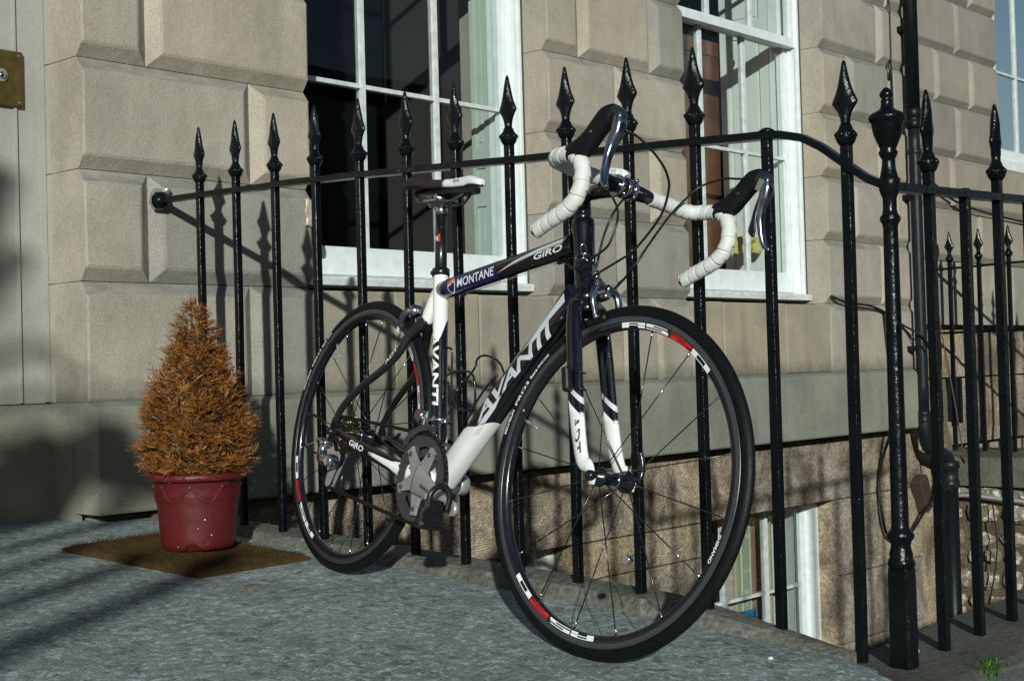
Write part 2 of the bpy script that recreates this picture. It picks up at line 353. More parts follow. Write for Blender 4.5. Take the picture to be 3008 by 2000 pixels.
def curtain_mat():
    m, t, b = newmat('striped_patterned_curtain'); c = coords(t)
    sx = N(t, 'ShaderNodeSeparateXYZ'); t.links.new(c, sx.inputs[0])
    fx = math_(t, 'FRACT', math_(t, 'MULTIPLY', sx.outputs[0], 3.2))
    r = N(t, 'ShaderNodeValToRGB'); r.color_ramp.interpolation = 'CONSTANT'; e = r.color_ramp.elements
    stops = [(0,(.46,.45,.37)), (.14,(.10,.14,.09)), (.20,(.38,.20,.14)), (.34,(.40,.33,.28)), (.38,(.44,.45,.36)), (.54,(.30,.23,.21)), (.62,(.50,.47,.30)), (.80,(.42,.43,.35)), (.92,(.20,.23,.17))]
    while len(e) < len(stops): e.new(.5)
    for q, (p, cc) in zip(e, stops): q.position = p; q.color = (*cc, 1)
    t.links.new(fx, r.inputs[0])
    ck = N(t, 'ShaderNodeTexVoronoi'); ck.inputs['Scale'].default_value = 26; t.links.new(c, ck.inputs[0])
    base = mix(t, math_(t, 'MULTIPLY', ramp(t, ck.outputs[0], [(.25, 1.0), (.4, 0.0)]), .35), r.outputs[0], (.5,.46,.36))
    t.links.new(base, b.inputs['Base Color']); b.inputs['Roughness'].default_value = .9; return m
M['curtain'] = curtain_mat()

# ------------------------------------------------------------------ flat lettering (mesh made from the built-in font, 2-D)
def text2d(s, size=1.0, shear=0.0, spacing=1.0, bold=0.0, xs=1.0):
    cu = bpy.data.curves.new('t', 'FONT'); cu.body = s; cu.size = size; cu.shear = shear; cu.space_character = spacing
    cu.offset = bold; cu.resolution_u = 3; cu.fill_mode = 'FRONT' if hasattr(cu, 'fill_mode') else cu.fill_mode
    ob = bpy.data.objects.new('t', cu); COL.objects.link(ob); dg = bpy.context.evaluated_depsgraph_get(); dg.update()
    me = ob.evaluated_get(dg).to_mesh(); bm = bmesh.new(); bm.from_mesh(me); ob.evaluated_get(dg).to_mesh_clear()
    bpy.data.objects.remove(ob); bpy.data.curves.remove(cu)
    for v in bm.verts: v.co.x *= xs; v.co.z = 0
    return bm
def poly2d(pts):
    bm = bmesh.new(); bm.faces.new([bm.verts.new((p[0], p[1], 0)) for p in pts]); return bm
def cut2d(bm, du=None, dv=None):
    if not bm.verts: return bm
    for ax, d in ((0, du), (1, dv)):
        if not d: continue
        a = min(v.co[ax] for v in bm.verts); b = max(v.co[ax] for v in bm.verts)
        k = math.floor(a/d)*d+d
        while k < b:
            nn = [0,0,0]; nn[ax] = 1; cc = [0,0,0]; cc[ax] = k
            bmesh.ops.bisect_plane(bm, geom=bm.verts[:]+bm.edges[:]+bm.faces[:], plane_co=cc, plane_no=nn); k += d
    return bm
def fit2d(bm, u0, u1, v0, v1):
    xs = [v.co.x for v in bm.verts]; ys = [v.co.y for v in bm.verts]; a, b, c, d = min(xs), max(xs), min(ys), max(ys)
    for v in bm.verts: v.co.x = u0+(v.co.x-a)/(b-a)*(u1-u0); v.co.y = v0+(v.co.y-c)/(d-c)*(v1-v0)
    return bm
def map2d(mb, bm, fn, mi=0, th=0.0):
    bm.verts.index_update()
    mb.add([fn(v.co.x, v.co.y) for v in bm.verts], [[v.index for v in f.verts] for f in bm.faces], mi); bm.free(); return mb

# ================================================================== SETTING
def zl(y): return -.0063+.0601*y            # the landing falls towards the street
ZC = -.167                                  # coping / pavement level by the street
# landing slab with a worn rounded corner
edge = [(-2.6,-2.74),(-1.2,-2.72),(-.60,-2.69),(-.38,-2.655),(-.25,-2.605),(-.146,-2.538),(-.086,-2.483),(-.042,-2.415),(-.006,-2.337),(0.0,-2.24),(.0,-1.5),(.0,-.7),(.0,.3),(-2.6,.3)]
mb = MB()
bm = bmesh.new(); bm.faces.new([bm.verts.new((x, y, 0)) for x, y in edge])
cut2d(bm, .06, .06); bmesh.ops.triangulate(bm, faces=bm.faces)
poly = np.array(edge)
def dist_edge(x, y):
    d = 9.
    for i in range(0, 10):
        a, b = poly[i], poly[i+1]; ab = b-a; t = np.clip(((np.array([x, y])-a)@ab)/(ab@ab), 0, 1); d = min(d, np.linalg.norm(np.array([x, y])-a-ab*t))
    return d
bm.verts.index_update(); vs = []
for v in bm.verts:
    x, y = v.co.x, v.co.y; d = dist_edge(x, y) if (x > -.9 and y < -1.7) else 1.
    dz = -.022*max(0, 1-d/.09)**2 if y < -2.2 else 0
    vs.append((x, y, zl(y)+dz+.0022*mnoise.noise(Vector((x*5, y*5, 0)))))
mb.add(vs, [[v.index for v in f.verts] for f in bm.faces], 0, True); bm.free()
# skirt
sk = [(x, y) for x, y in edge]; n = len(sk)
tops = [(x, y, zl(y)-(.022 if y < -2.2 else 0)) for x, y in sk]; bots = [(x, y, -.45) for x, y in sk]
mb.add(tops+bots, [(i, (i+1) % n, n+(i+1) % n, n+i) for i in range(n)])
tag(mb.build('landing', M['landing'], loc=(-1, -1.4, 0)), None, None, kind='structure')
# raised worn kerb that carries the railing
def zk(y): return float(np.interp(-y, [0, .5745, 2.165, 2.45], [.012, -.016, -.0955, -.118]))
mb = MB(); ys = np.linspace(.0, -2.335, 53); rings = []
for y in ys:
    j = lambda s: s*mnoise.noise(Vector((y*9, s*300, 3)))
    f = interp([0, 1.9, 2.335], [1, 1, .12], -y); k = zl(y)+(zk(y)-zl(y))*f; x0 = -.046+j(.010); xf = interp([0, 1.6, 1.85, 2.0, 2.165, 2.335], [.085, .085, .070, .048, .026, .004], -y)+j(.008); h = max(.003, k-zl(y)); xm = x0+.4*(xf-x0)
    rings.append([(x0-.012, y, zl(y)-.03), (x0-.008, y, zl(y)+.001), (x0+.004, y, zl(y)+h*.55+j(.003)), (x0+.016, y, k-h*.12+j(.003)), (xm, y, k+j(.0025)), (xf-.016, y, k-.001), (xf, y, k-.014), (xf+.012, y, -.30), (x0, y, -.30)])
mb.loft(rings, 0, False)
tag(mb.build('railing_kerb', M['kerb'], loc=(0, -1.2, -.1)), None, None, kind='structure')
# bridge body under the landing
mb = MB(); mb.box((-2.55, -2.1, -2.6), (-.03, .2, -.31)); tag(mb.build('landing_bridge', M['base'], loc=(-1, -1, -2.6)), None, None, kind='structure')
# dark coping along the street with uneven edge, pavement, area floor
mb = MB(); rings = []
for x in np.linspace(-.35, 9.0, 120):
    j = lambda s: s*mnoise.noise(Vector((x*6, s*200, 5))); zz = ZC+.014*min(1, max(0, x)/.6)
    rings.append([(x, -2.575+j(.02), zz-.25), (x, -2.572+j(.02), zz-.008), (x, -2.545+j(.015), zz+j(.003)), (x, -2.42, zz+.004+j(.004)), (x, -2.30+j(.004), zz+j(.003)), (x, -2.283+j(.006), zz-.02), (x, -2.283+j(.006), zz-.4)])
mb.loft(rings, 0, False); tag(mb.build('street_coping', M['coping'], loc=(3, -2.42, ZC)), None, None, kind='structure')
mb = MB(); mb.box((-.3, -2.275, -2.7), (9, -2.0-.262, ZC-.38)); tag(mb.build('area_retaining_wall', M['rubble'], loc=(3, -2.27, -2.7)), None, None, kind='structure')
mb = MB()
for a, b in (((-400, -400), (400, -2.56)),):
    mb.add([(a[0], a[1], ZC-.012), (b[0], a[1], ZC-.012), (b[0], b[1], ZC-.012), (a[0], b[1], ZC-.012)], [(0,1,2,3)])
mb.add([(-400, -2.56, ZC-.012), (-2.5, -2.56, ZC-.012), (-2.5, .2, ZC-.012), (-400, .2, ZC-.012)], [(0,1,2,3)])
mb.add([(8.6, -2.56, ZC-.012), (400, -2.56, ZC-.012), (400, 400, ZC-.012), (8.6, 400, ZC-.012)], [(0,1,2,3)])
tag(mb.build('pavement', M['pave'], loc=(0, -3, ZC-.012)), None, None, kind='structure')
mb = MB(); mb.add([(-.1,-2.3,-2.55),(9,-2.3,-2.55),(9,.3,-2.55),(-.1,.3,-2.55)], [(0,1,2,3)]); tag(mb.build('basement_area_floor', M['coping'], loc=(3, -1, -2.55)), None, None, kind='structure')

# ================================================================== HOUSE
JZ = [.7093, 1.0414, 1.3735, 1.7053, 2.0470, 2.3790, 2.7110, 3.0430]
CH, CD = .0375, .031
def block(parent, name, x0, x1, z0, z1, m, y=0.0, cham='lrbt', depth=.10, ch=CH, cdp=CD, mi=0):
    g = .0012; x0 += g; x1 -= g; z0 += g; z1 -= g
    l = ch if 'l' in cham else 0; r = ch if 'r' in cham else 0; b = ch if 'b' in cham else 0; t = ch if 't' in cham else 0
    q = lambda s=.0018: random.uniform(-s, s)
    j = [q() for _ in range(8)]; yy = [q(.0012) for _ in range(4)]; sx, sz = (1,-1,-1,1), (1,1,-1,-1); fx = [x0+l, x1-r, x1-r, x0+l]; fz = [z0+b, z0+b, z1-t, z1-t]; e1 = .0075
    f = [(fx[i]+j[i]+sx[i]*e1, y+yy[i], fz[i]+j[i+4]+sz[i]*e1) for i in range(4)]
    f2 = [(fx[i]+j[i]-sx[i]*(.0015 if (l if sx[i] > 0 else r) else 0), y+yy[i]+.0032, fz[i]+j[i+4]-sz[i]*.0015*(1 if (b if sz[i] > 0 else t) else 0)) for i in range(4)]
    k = [(x0, y+cdp, z0), (x1, y+cdp, z0), (x1, y+cdp, z1), (x0, y+cdp, z1)]
    e = [(x0, y+depth, z0), (x1, y+depth, z0), (x1, y+depth, z1), (x0, y+depth, z1)]
    fs = [(0,1,2,3)]
    for o in (0, 4, 8):
        for i in range(4): fs.append((o+i, o+(i+1) % 4, o+4+(i+1) % 4, o+4+i))
    fs.append((15,14,13,12))
    mbb = MB().add(f+f2+k+e, fs, mi)
    return mbb.build(name, m, parent)
house = thing('stone_house', 'cream rusticated sandstone house front with white sash windows behind the black railing', 'house', (0, 0, 0))
X1L, X1R, X2L, X2R, XE = .609, 1.854, 2.811, 4.053, 4.985
core = MB()
core.box((-.245, .095, .02), (X1L-.01, .5, 3.3)); core.box((X1R+.01, .095, .02), (X2L-.01, .5, 3.3)); core.box((X2R+.01, .095, .02), (XE+.3, .5, 3.3))
core.box((X1L-.01, .095, .02), (X1R+.01, .5, .690)); core.box((X2L-.01, .095, .02), (X2R+.01, .5, .690))
core.box((-.246, .094, 2.98), (XE+.3, .5, 3.31))
wall = core.build('wall', M['ash'], house)
RD = .140
def rows(cols_by_row, xl, xr, lfull, rfull, nm='stone_block', m=None):
    for i in range(len(JZ)-1):
        js = cols_by_row[i % len(cols_by_row)] if i < 5 else cols_by_row[(i+3) % len(cols_by_row)]
        xs = [xl]+[j for j in js if xl < j < xr]+[xr]
        for a, b in zip(xs[:-1], xs[1:]):
            c = 'bt'; d = .10
            if a != xl: c += 'l'
            if b != xr: c += 'r'
            if a == xl and lfull: d = RD+.012 if lfull == 1 else .22
            if b == xr and rfull: d = RD+.012
            block(wall, nm, a, b, JZ[i], JZ[i+1], M['ash'], 0, c, d)
# joint positions row by row, from the sill line upwards
rows([[-.015], [.377], [-.012], [.377], [-.012]], -.249, X1L, 2, 1)
rows([[2.31], [2.56], [2.325], [2.085, 2.58], [2.31]], X1R, X2L, 1, 1)
rows([[4.66], [4.34, 4.80], [4.66], [4.34, 4.80], [4.68]], X2R, XE, 1, 0)
# course below the sill line, with aprons under the windows
ZP = .352
for a, b, c, d, mm in ((-.249, .365, 'rt', .22, 'ash'), (.365, X1L, 'lt', .1, 'ash'), (X1L, .98, '', .1, 'apron'), (.98, 1.42, '', .1, 'apron'), (1.42, X1R, '', .1, 'apron'),
                   (X1R, 2.31, 't', .1, 'apron'), (2.31, 2.545, 'lt', .1, 'ash'), (2.545, X2L, 'lt', .1, 'ash'), (X2L, 3.07, '', .1, 'apron'), (3.07, 3.62, '', .1, 'apron'), (3.62, X2R, '', .1, 'apron'), (X2R, 4.66, 't', .1, 'ash'), (4.66, XE, 'lt', .1, 'ash')):
    block(wall, 'stone_block', a, b, ZP, JZ[0] if 't' in c else JZ[0]-.008, M[mm], 0 if mm == 'ash' else .003, c, d)
# plinth course, proud of the wall with a weathered top edge
for a, b in ((-.249, .43), (.43, 1.30), (1.30, 2.16), (2.16, 3.10), (3.10, 3.53), (3.53, XE+.01)):
    g = .0015; pm = MB(); y0 = -.048; q = lambda: random.uniform(-.0025, .0025); f0, f1 = y0+q()*.6, y0+q()*.6
    pr = lambda x, f: [(x, .11, .024), (x, f+.004, .024), (x, f, .032), (x, f, .322+q()), (x, f+.012, .338), (x, .004, .352), (x, .11, .3515)]
    rr = [pr(a+g, f0), pr((a+b)/2, (f0+f1)/2), pr(b-g, f1)]
    pm.loft(rr, 0, False); pm.build('plinth_block', M['plinth'], wall)
# reveal stones beside the door on the left, and the door surround set back
for i in range(-1, 7):
    a = ZP if i == -1 else JZ[i]; b = JZ[i+1]
    MB().box((-.251, .185, a+.0015), (-.22, .24, b-.0015)).build('reveal_stone', M['ash_pale'], wall)
sur = MB(); sur.box((-.62, .214, .352), (-.2515, .40, 3.2)); surround = sur.build('door_surround', M['ash_pale'], house)
MB().box((-.272, .205, .355), (-.253, .216, 3.2)).build('moulding', M['ash_pale'], surround)
MB().box((-.352, .206, .355), (-.343, .216, 3.2)).build('moulding', M['ash_pale'], surround)
MB().box((-.64, .200, .002-.05), (-.2495, .41, .349)).build('base_block', M['plinth'], surround)
MB().box((-.2494, .09, -.05), (-.225, .41, .351)).build('base_block', M['plinth'], surround)
MB().box((-1.9, .40, -.05), (-.60, .46, 2.4)).build('door', M['wood'], house)
MB().box((-2.9, .30, -.3), (-1.9, .46, 3.2)).build('wall', M['ash_pale'], house)
# stains: flaked paint patches on the plinth corner
bp_ = thing('doorbell', 'tarnished brass doorbell plate with a steel button beside the door', 'doorbell', (-.40, .20, 1.32))
MB().obox((-.388, .2055, 1.318), ((1,0,0),(0,0,1),(0,1,0)), (.062, .083, .0085), 0, .003).build('plate', M['brass'], bp_)
MB().lathe([(.020,0),(.020,.004),(.016,.006)], (-.396, .197, 1.323), (0,-1,0), 20).build('bezel', M['steel_d'], bp_)
MB().lathe([(.011,0),(.011,.009),(.007,.011),(.001,.012)], (-.396, .195, 1.323), (0,-1,0), 16).build('button', M['steel'], bp_)
for dx in (.048,):
    for dz in (.07, -.07): MB().lathe([(.003,0),(.002,.0015)], (-.388+dx, .197, 1.318+dz), (0,-1,0), 8).build('screw', M['steel_d'], bp_)

# ---------------------------------------------------------------- sash windows
def sash_window(par, x0, x1, sm, label=None):
    W0 = RD-.004; fr = MB(); zt = 3.0; zb = .728
    # box frame: two jamb linings with beads
    for sx, xa in ((1, x0), (-1, x1)):
        def bx(a, b, y0_, y1_, z0_=zb, z1_=zt): fr.box((min(xa+sx*a, xa+sx*b), y0_, z0_), (max(xa+sx*a, xa+sx*b), y1_, z1_))
        bx(-.012, .020, W0, .30); bx(.0195, .026, W0+.004, W0+.016); bx(.020, .031, .1865, .1985); bx(.020, .036, .247, .30)
    fr.box((x0-.012, W0+.002, zt-.12), (x1+.012, .30, zt))
    f = fr.build('window', M['white'], par)
    if label: f['label'] = label
    xa, xb = x0+.0205, x1-.0205; xc = (x0+x1)/2; bars = (xc-.192, xc+.192)
    # wooden sill
    s = MB(); rr = []
    for x in (x0+.002, (x0+x1)/2, x1-.002): rr.append([(x, .105, .728), (x, .30, .728), (x, .30, .772), (x, .195, .771), (x, .105, .757), (x, .101, .750)])
    s.loft(rr, 0, False); s.build('sill', M['white_old'], f)
    # lower sash (inner), upper sash (outer)
    def sash(y0_, y1_, z0_, z1_, rb, rt, zbars, mm):
        q = MB(); sw = .036
        q.box((xa+.001, y0_, z0_), (xa+sw, y1_, z1_)); q.box((xb-sw, y0_, z0_), (xb-.001, y1_, z1_))
        q.box((xa+sw, y0_+.0005, z0_), (xb-sw, y1_-.0005, z0_+rb)); q.box((xa+sw, y0_+.0005, z1_-rt), (xb-sw, y1_-.0005, z1_))
        so_ = q.build('sash', mm, f)
        for bxx in bars: MB().prism([(-.011,0),(.011,0),(.011,.012),(.004,.034),(-.004,.034),(-.011,.012)], (bxx, y0_+.004, z0_+rb), (1,0,0), (0,1,0), (0,0,1), z1_-rt-z0_-rb).build('glazing_bar', M['white_old'], f)
        for zz in zbars:
            xs = [xa+sw, bars[0]-.0112, bars[0]+.0112, bars[1]-.0112, bars[1]+.0112, xb-sw]
            for i in (0, 2, 4): MB().box((xs[i], y0_+.006, zz-.008), (xs[i+1], y0_+.034, zz+.008)).build('glazing_bar', M['white_old'], f)
        zz = [z0_+rb]+list(zbars)+[z1_-rt]; xx = [xa+sw, bars[0], bars[1], xb-sw]
        for i in range(len(zz)-1):
            for j in range(3):
                MB().box((xx[j]+.001, y0_+.018, zz[i]+.001), (xx[j+1]-.001, y0_+.0205, zz[i+1]-.001)).build('pane', M['glass'], f)
    sash(.2005, .245, .7735, 2.105, .102, .040, (1.476,), sm)
    sash(.150, .1945, 2.058, zt-.121, .046, .05, (2.48,), sm)
    # perished sealant strips against the stone
    for xs_ in (x1-.001, ): MB().box((xs_-.004, RD-.009, .74), (xs_+.006, RD+.012, zt)).build('sealant', M['sealant'], f)
    return f
w1 = sash_window(house, X1L, X1R, M['white'], 'tall sash window with dark panes and white lower rail')
w2 = sash_window(house, X2L, X2R, M['white'], 'tall sash window showing pale shutters and a yellow cloth')
# rooms behind the windows
def room(par, x0, x1, m, back=3.2):
    r = MB(); a, b = x0-.7, x1+.5; y0_, y1_ = .305, back; z0_, z1_ = .1, 3.3
    vs = [(a,y0_,z0_),(b,y0_,z0_),(b,y1_,z0_),(a,y1_,z0_),(a,y0_,z1_),(b,y0_,z1_),(b,y1_,z1_),(a,y1_,z1_)]
    r.add(vs, [(0,1,2,3),(4,5,6,7),(1,2,6,5),(2,3,7,6),(3,0,4,7)])
    # front lining closing the wall thickness around the opening
    r.box((a, .302, z0_), (x0-.012, .32, z1_)); r.box((x1+.012, .302, z0_), (b, .32, z1_)); r.box((x0-.0121, .302, z0_), (x1+.0121, .32, .727))
    return r.build('room_lining', m, par)
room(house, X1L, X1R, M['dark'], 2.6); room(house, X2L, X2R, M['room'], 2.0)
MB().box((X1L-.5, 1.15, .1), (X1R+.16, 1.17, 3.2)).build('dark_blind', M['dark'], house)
def panel_leaf(name, par, p0, dirv, wid, z0_, z1_, m, splits, nrm):
    d = np.asarray(dirv, float); d = d/np.linalg.norm(d); nr = np.asarray(nrm, float); q = MB(); p0 = np.asarray(p0, float)
    q.obox(p0+d*wid/2+V(0,0,(z0_+z1_)/2)-nr*.012, (d, (0,0,1), nr), (wid/2, (z1_-z0_)/2, .011))
    zs = [z0_]+list(splits)+[z1_]; st = min(.05, wid*.2)
    q.obox(p0+d*st/2+V(0,0,(z0_+z1_)/2)+nr*.004, (d,(0,0,1),nr), (st/2, (z1_-z0_)/2, .005)); q.obox(p0+d*(wid-st/2)+V(0,0,(z0_+z1_)/2)+nr*.004, (d,(0,0,1),nr), (st/2, (z1_-z0_)/2, .005))
    for i, zz in enumerate(zs):
        q.obox(p0+d*wid/2+V(0,0,zz+(.045 if i == 0 else -.045 if i == len(zs)-1 else 0))+nr*.004, (d,(0,0,1),nr), (wid/2-st, .045, .0045))
    for i in range(len(zs)-1):
        za, zb_ = zs[i]+(.11 if i == 0 else .065), zs[i+1]-(.11 if i == len(zs)-2 else .065)
        q.obox(p0+d*wid/2+V(0,0,(za+zb_)/2)+nr*.001, (d,(0,0,1),nr), (wid/2-st-.018, (zb_-za)/2, .003))
    return q.build(name, m, par)
panel_leaf('shutter', house, (X1R-.03, .305, 0), (-.10, 1, 0), .085, .74, 3.0, M['shutter'], (1.14, 1.30, 2.2), (-1, -.10, 0))
panel_leaf('shutter', house, (X2R-.03, .305, 0), (-.10, 1, 0), .285, .74, 3.0, M['shutter_w'], (2.2,), (-1, -.10, 0))
panel_leaf('shutter', house, (X2L+.03, .305, 0), (.02, 1, 0), .30, .74, 3.0, M['shutter_w'], (1.30, 2.2), (1, -.02, 0))
MB().lathe([(.004,0),(.004,.015),(.014,.02),(.016,.028),(.010,.036),(.001,.038)], (X2R-.055, .50, 2.03), (-1,-.10,0), 16).build('shutter_knob', M['shutter_w'], house)
MB().box((2.9, .62, .4), (4.25, .66, 2.08)).build('wardrobe_side', M['wood'], house)
MB().box((2.9, .615, 2.081), (4.25, .67, 2.16)).build('wardrobe_top', M['wood'], house)
MB().box((X2L+.02, .31, .70), (X2R-.02, .52, .765)).build('inner_sill', M['shutter_w'], house)
MB().box((X1L+.02, .31, .70), (X1R-.02, .42, .765)).build('inner_sill', M['shutter_w'], house)
# yellow cloth draped on the inside of window 2
mb = MB(); nx_, nz_ = 22, 12; vs = []
for i in range(nx_+1):
    for j in range(nz_+1):
        u, v = i/nx_, j/nz_; top = 1.155-.02*math.sin(u*7)-.05*abs(u-.45)
        vs.append((3.69+.27*u, .345+.012*math.sin(u*17+v*3)+.008*math.sin(v*11+u*4), 1.072-.006*math.sin(u*9)-v*(.088+.008*math.sin(u*5+1))))
mb.add(vs, [(i*(nz_+1)+j, (i+1)*(nz_+1)+j, (i+1)*(nz_+1)+j+1, i*(nz_+1)+j+1) for i in range(nx_) for j in range(nz_)], 0, True)
cl = mb.build('duster', M['cloth'], loc=(3.8, .35, 1.0)); cl.modifiers.new('s', 'SOLIDIFY').thickness = .004
tag(cl, 'yellow cloth hanging inside the right-hand sash window', 'cloth')
mb = MB(); pts = crv([(3.10,.262,2.115),(3.20,.268,2.135),(3.30,.262,2.118),(3.38,.27,2.128),(3.46,.262,2.112)], 5); mb.tube(pts, .012+.005*np.sin(np.arange(len(pts))*1.9), n=7)
tag(mb.build('rag', M['teal'], loc=(3.28,.265,2.11)), 'crumpled teal rag lying on the meeting rail of the sash window', 'cloth')

# ---------------------------------------------------------------- basement wall
bw = thing('basement_wall', 'rough tooled sandstone basement wall under the plinth, with a sunken window', 'wall', (0, .05, -2.5))
YB = .055; BX1L, BX1R, BX2L, BX2R = .74, 2.03, 2.935, 4.185
k = MB()
for a, b in ((-.20, BX1L), (BX1R, BX2L), (BX2R, 5.6)): k.box((a, YB+.03, -2.6), (b, .5, .022))
k.box((BX1L, YB+.03, -.30), (BX1R, .5, .0215)); k.box((BX2L, YB+.03, -.30), (BX2R, .5, .0215))
k.box((BX1L, YB+.03, -2.6), (BX1R, .5, -1.75)); k.box((BX2L, YB+.03, -2.6), (BX2R, .5, -1.75))
bcore = k.build('wall_core', M['base'], bw)
def rough_block(par, x0, x1, z0, z1, y=YB, depth=.05, m=None, nm='stone'):
    g = .004; nx = max(2, int((x1-x0)/.09)); nz = max(2, int((z1-z0)/.09)); nx = min(nx, 6); nz = min(nz, 4); vs = []; sd = random.random()*50
    for i in range(nx+1):
        for j in range(nz+1):
            u, v = i/nx, j/nz; e = min(u, 1-u, v, 1-v); x = x0+g+(x1-x0-2*g)*u; zz = z0+g+(z1-z0-2*g)*v
            vs.append((x, y+.004*mnoise.noise(Vector((x*9, zz*9, sd)))+(.007 if e < .01 else 0)-.006*(e > .01), zz))
    fs = [(i*(nz+1)+j, (i+1)*(nz+1)+j, (i+1)*(nz+1)+j+1, i*(nz+1)+j+1) for i in range(nx) for j in range(nz)]
    mb_ = MB().add(vs, fs, 0, False)
    a, b, c, d = x0+g, x1-g, z0+g, z1-g
    yb = y+depth
    mb_.add([(a,y+.006,c),(b,y+.006,c),(b,y+.006,d),(a,y+.006,d),(a,yb,c),(b,yb,c),(b,yb,d),(a,yb,d)], [(0,1,5,4),(1,2,6,5),(2,3,7,6),(3,0,4,7)])
    return mb_.build(nm, m or M['base'], par)
BD = .20
for a, b, dp in ((-.2, .30, .05), (.30, 1.02, .15), (1.02, 1.74, .15), (1.74, 2.36, .15), (2.36, 2.70, .05), (2.70, 3.36, .15), (3.36, 4.42, .15), (4.42, 4.72, .05), (4.72, 5.12, .05)):
    rough_block(bcore, a, b, -.318, .010, YB, dp)
def pier(x0, x1, zs, js, dl, dr):
    for i in range(len(zs)-1):
        xs = [x0]+([js[i % len(js)]] if js[i % len(js)] else [])+[x1]
        for a, b in zip(xs[:-1], xs[1:]):
            rough_block(bcore, a, b, zs[i+1], zs[i], YB, .15 if ((a == x0 and dl) or (b == x1 and dr)) else .05)
pier(BX1R, BX2L, [-.318, -.475, -.66, -.98, -1.3, -1.7], [2.62, 2.40, 2.55, 2.35, 2.6], True, True)
pier(BX2R, 5.12, [-.318, -.72, -1.08, -1.42, -1.8, -2.3], [4.62, None, 4.78, None, 4.6], True, False)
pier(.0, BX1L, [-.318, -.66, -.98, -1.3, -1.7], [.4, .25, .45, .3], False, True)
# basement windows
def low_window(x0, x1, label):
    f = MB(); y0_ = YB+.135
    for sx, xa in ((1, x0), (-1, x1)):
        f.box((min(xa-sx*.01, xa+sx*.055), y0_, -1.72), (max(xa-sx*.01, xa+sx*.055), y0_+.11, -.30))
        f.box((min(xa+sx*.0555, xa+sx*.085), y0_+.04, -1.72), (max(xa+sx*.0555, xa+sx*.085), y0_+.08, -.30))
    f.box((x0+.055, y0_+.001, -.345), (x1-.055, y0_+.109, -.30)); f.box((x0+.055, y0_+.001, -1.75), (x1-.055, y0_+.109, -1.66))
    fo = f.build('window', M['white'], bw); fo['label'] = label
    xc = (x0+x1)/2
    for bx_ in (xc-.19, xc+.19): MB().box((bx_-.010, y0_+.045, -1.66), (bx_+.010, y0_+.078, -.345)).build('glazing_bar', M['white_old'], fo)
    xs = [x0+.085, xc-.19, xc+.19, x1-.085]
    for i in range(3):
        MB().box((xs[i]+.0105, y0_+.048, -.772), (xs[i+1]-.0105, y0_+.075, -.756)).build('glazing_bar', M['white_old'], fo)
        MB().box((xs[i], y0_+.060, -.764), (xs[i+1]-.001, y0_+.0625, -.345)).build('pane', M['glass'], fo); MB().box((xs[i], y0_+.060, -1.66), (xs[i+1]-.001, y0_+.0625, -.7645)).build('pane', M['glass'], fo)
    r = MB(); a, b = x0-.3, x1+.4; vs = [(a,.31,-1.9),(b,.31,-1.9),(b,1.5,-1.9),(a,1.5,-1.9),(a,.31,-.1),(b,.31,-.1),(b,1.5,-.1),(a,1.5,-.1)]
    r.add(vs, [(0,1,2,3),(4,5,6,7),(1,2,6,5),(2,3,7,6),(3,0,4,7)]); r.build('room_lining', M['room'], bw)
    # panelled white shutter in the right-hand splay
    panel_leaf('shutter', bw, (x1-.06, .312, 0), (-.25, 1, 0), .22, -1.7, -.32, M['shutter_w'], (-1.0,), (-1, -.25, 0))
low_window(BX1L, BX1R, 'basement window half hidden behind the landing edge'); low_window(BX2L, BX2R, 'basement window with patterned curtains and white frame')
def curtain(x0, x1, y, label):
    nn = 70; vs = []
    for i in range(nn+1):
        u = i/nn; x = x0+(x1-x0)*u; yy = y+.018*math.sin(u*(x1-x0)*62)+.008*math.sin(u*33)
        vs += [(x, yy, -1.72), (x, yy*1.0+.0, -.33)]
    c_ = MB().add(vs, [(2*i, 2*i+2, 2*i+3, 2*i+1) for i in range(nn)], 0, True).build('curtain', M['curtain'], loc=((x0+x1)/2, y, -1.72))
    c_.modifiers.new('s', 'SOLIDIFY').thickness = .003; tag(c_, label, 'curtain')
curtain(2.98, 3.40, .36, 'left patterned striped curtain inside the basement window'); curtain(3.47, 4.02, .365, 'right patterned striped curtain inside the basement window')
sg = thing('club_sign', 'small blue card lettered CLUB standing inside the basement window', 'sign', (3.62, .325, -.93))
MB().obox((3.64, .325, -.885), ((1,0,-.03),(.03,0,1),(0,1,0)), (.13, .032, .002)).build('card', M['sign'], sg)
tb = MB(); map2d(tb, fit2d(text2d('CLUB', 1), 3.685, 3.762, -.899, -.872), lambda u, v: (u, .3222, v)); tb.build('lettering', M['black'], sg)

# ---------------------------------------------------------------- neighbouring front, set back a little, with its own landing
nh = thing('neighbour_house', 'neighbouring brown sandstone front with rusticated blocks and a white window at the right edge', 'house', (5.2, .2, 0))
YN = .20
k = MB(); k.box((5.02, YN+.09, -2.6), (6.72, .7, 3.6)); k.box((6.72, YN+.09, -2.6), (8.6, .7, 1.655)); nw = k.build('wall', M['neigh'], nh)
NZ = [1.015, 1.340, 1.673, 2.006, 2.339, 2.675, 3.01, 3.34]
njs = [[5.62, 6.30], [5.75, 6.42], [5.98-.02], [5.72, 5.98+.24], [5.98], [5.70, 6.35], [6.0]]
njs = [[5.70, 6.36], [5.44, 6.12], [6.01-.0], [5.70+.42], [6.02], [5.98+.02], [5.75]]
njs[1] = [5.42, 5.98]; njs[2] = [6.105-.02]; njs[3] = [5.74+.06, 6.30]; njs[4] = [6.105]; njs[5] = [5.8, 6.33]
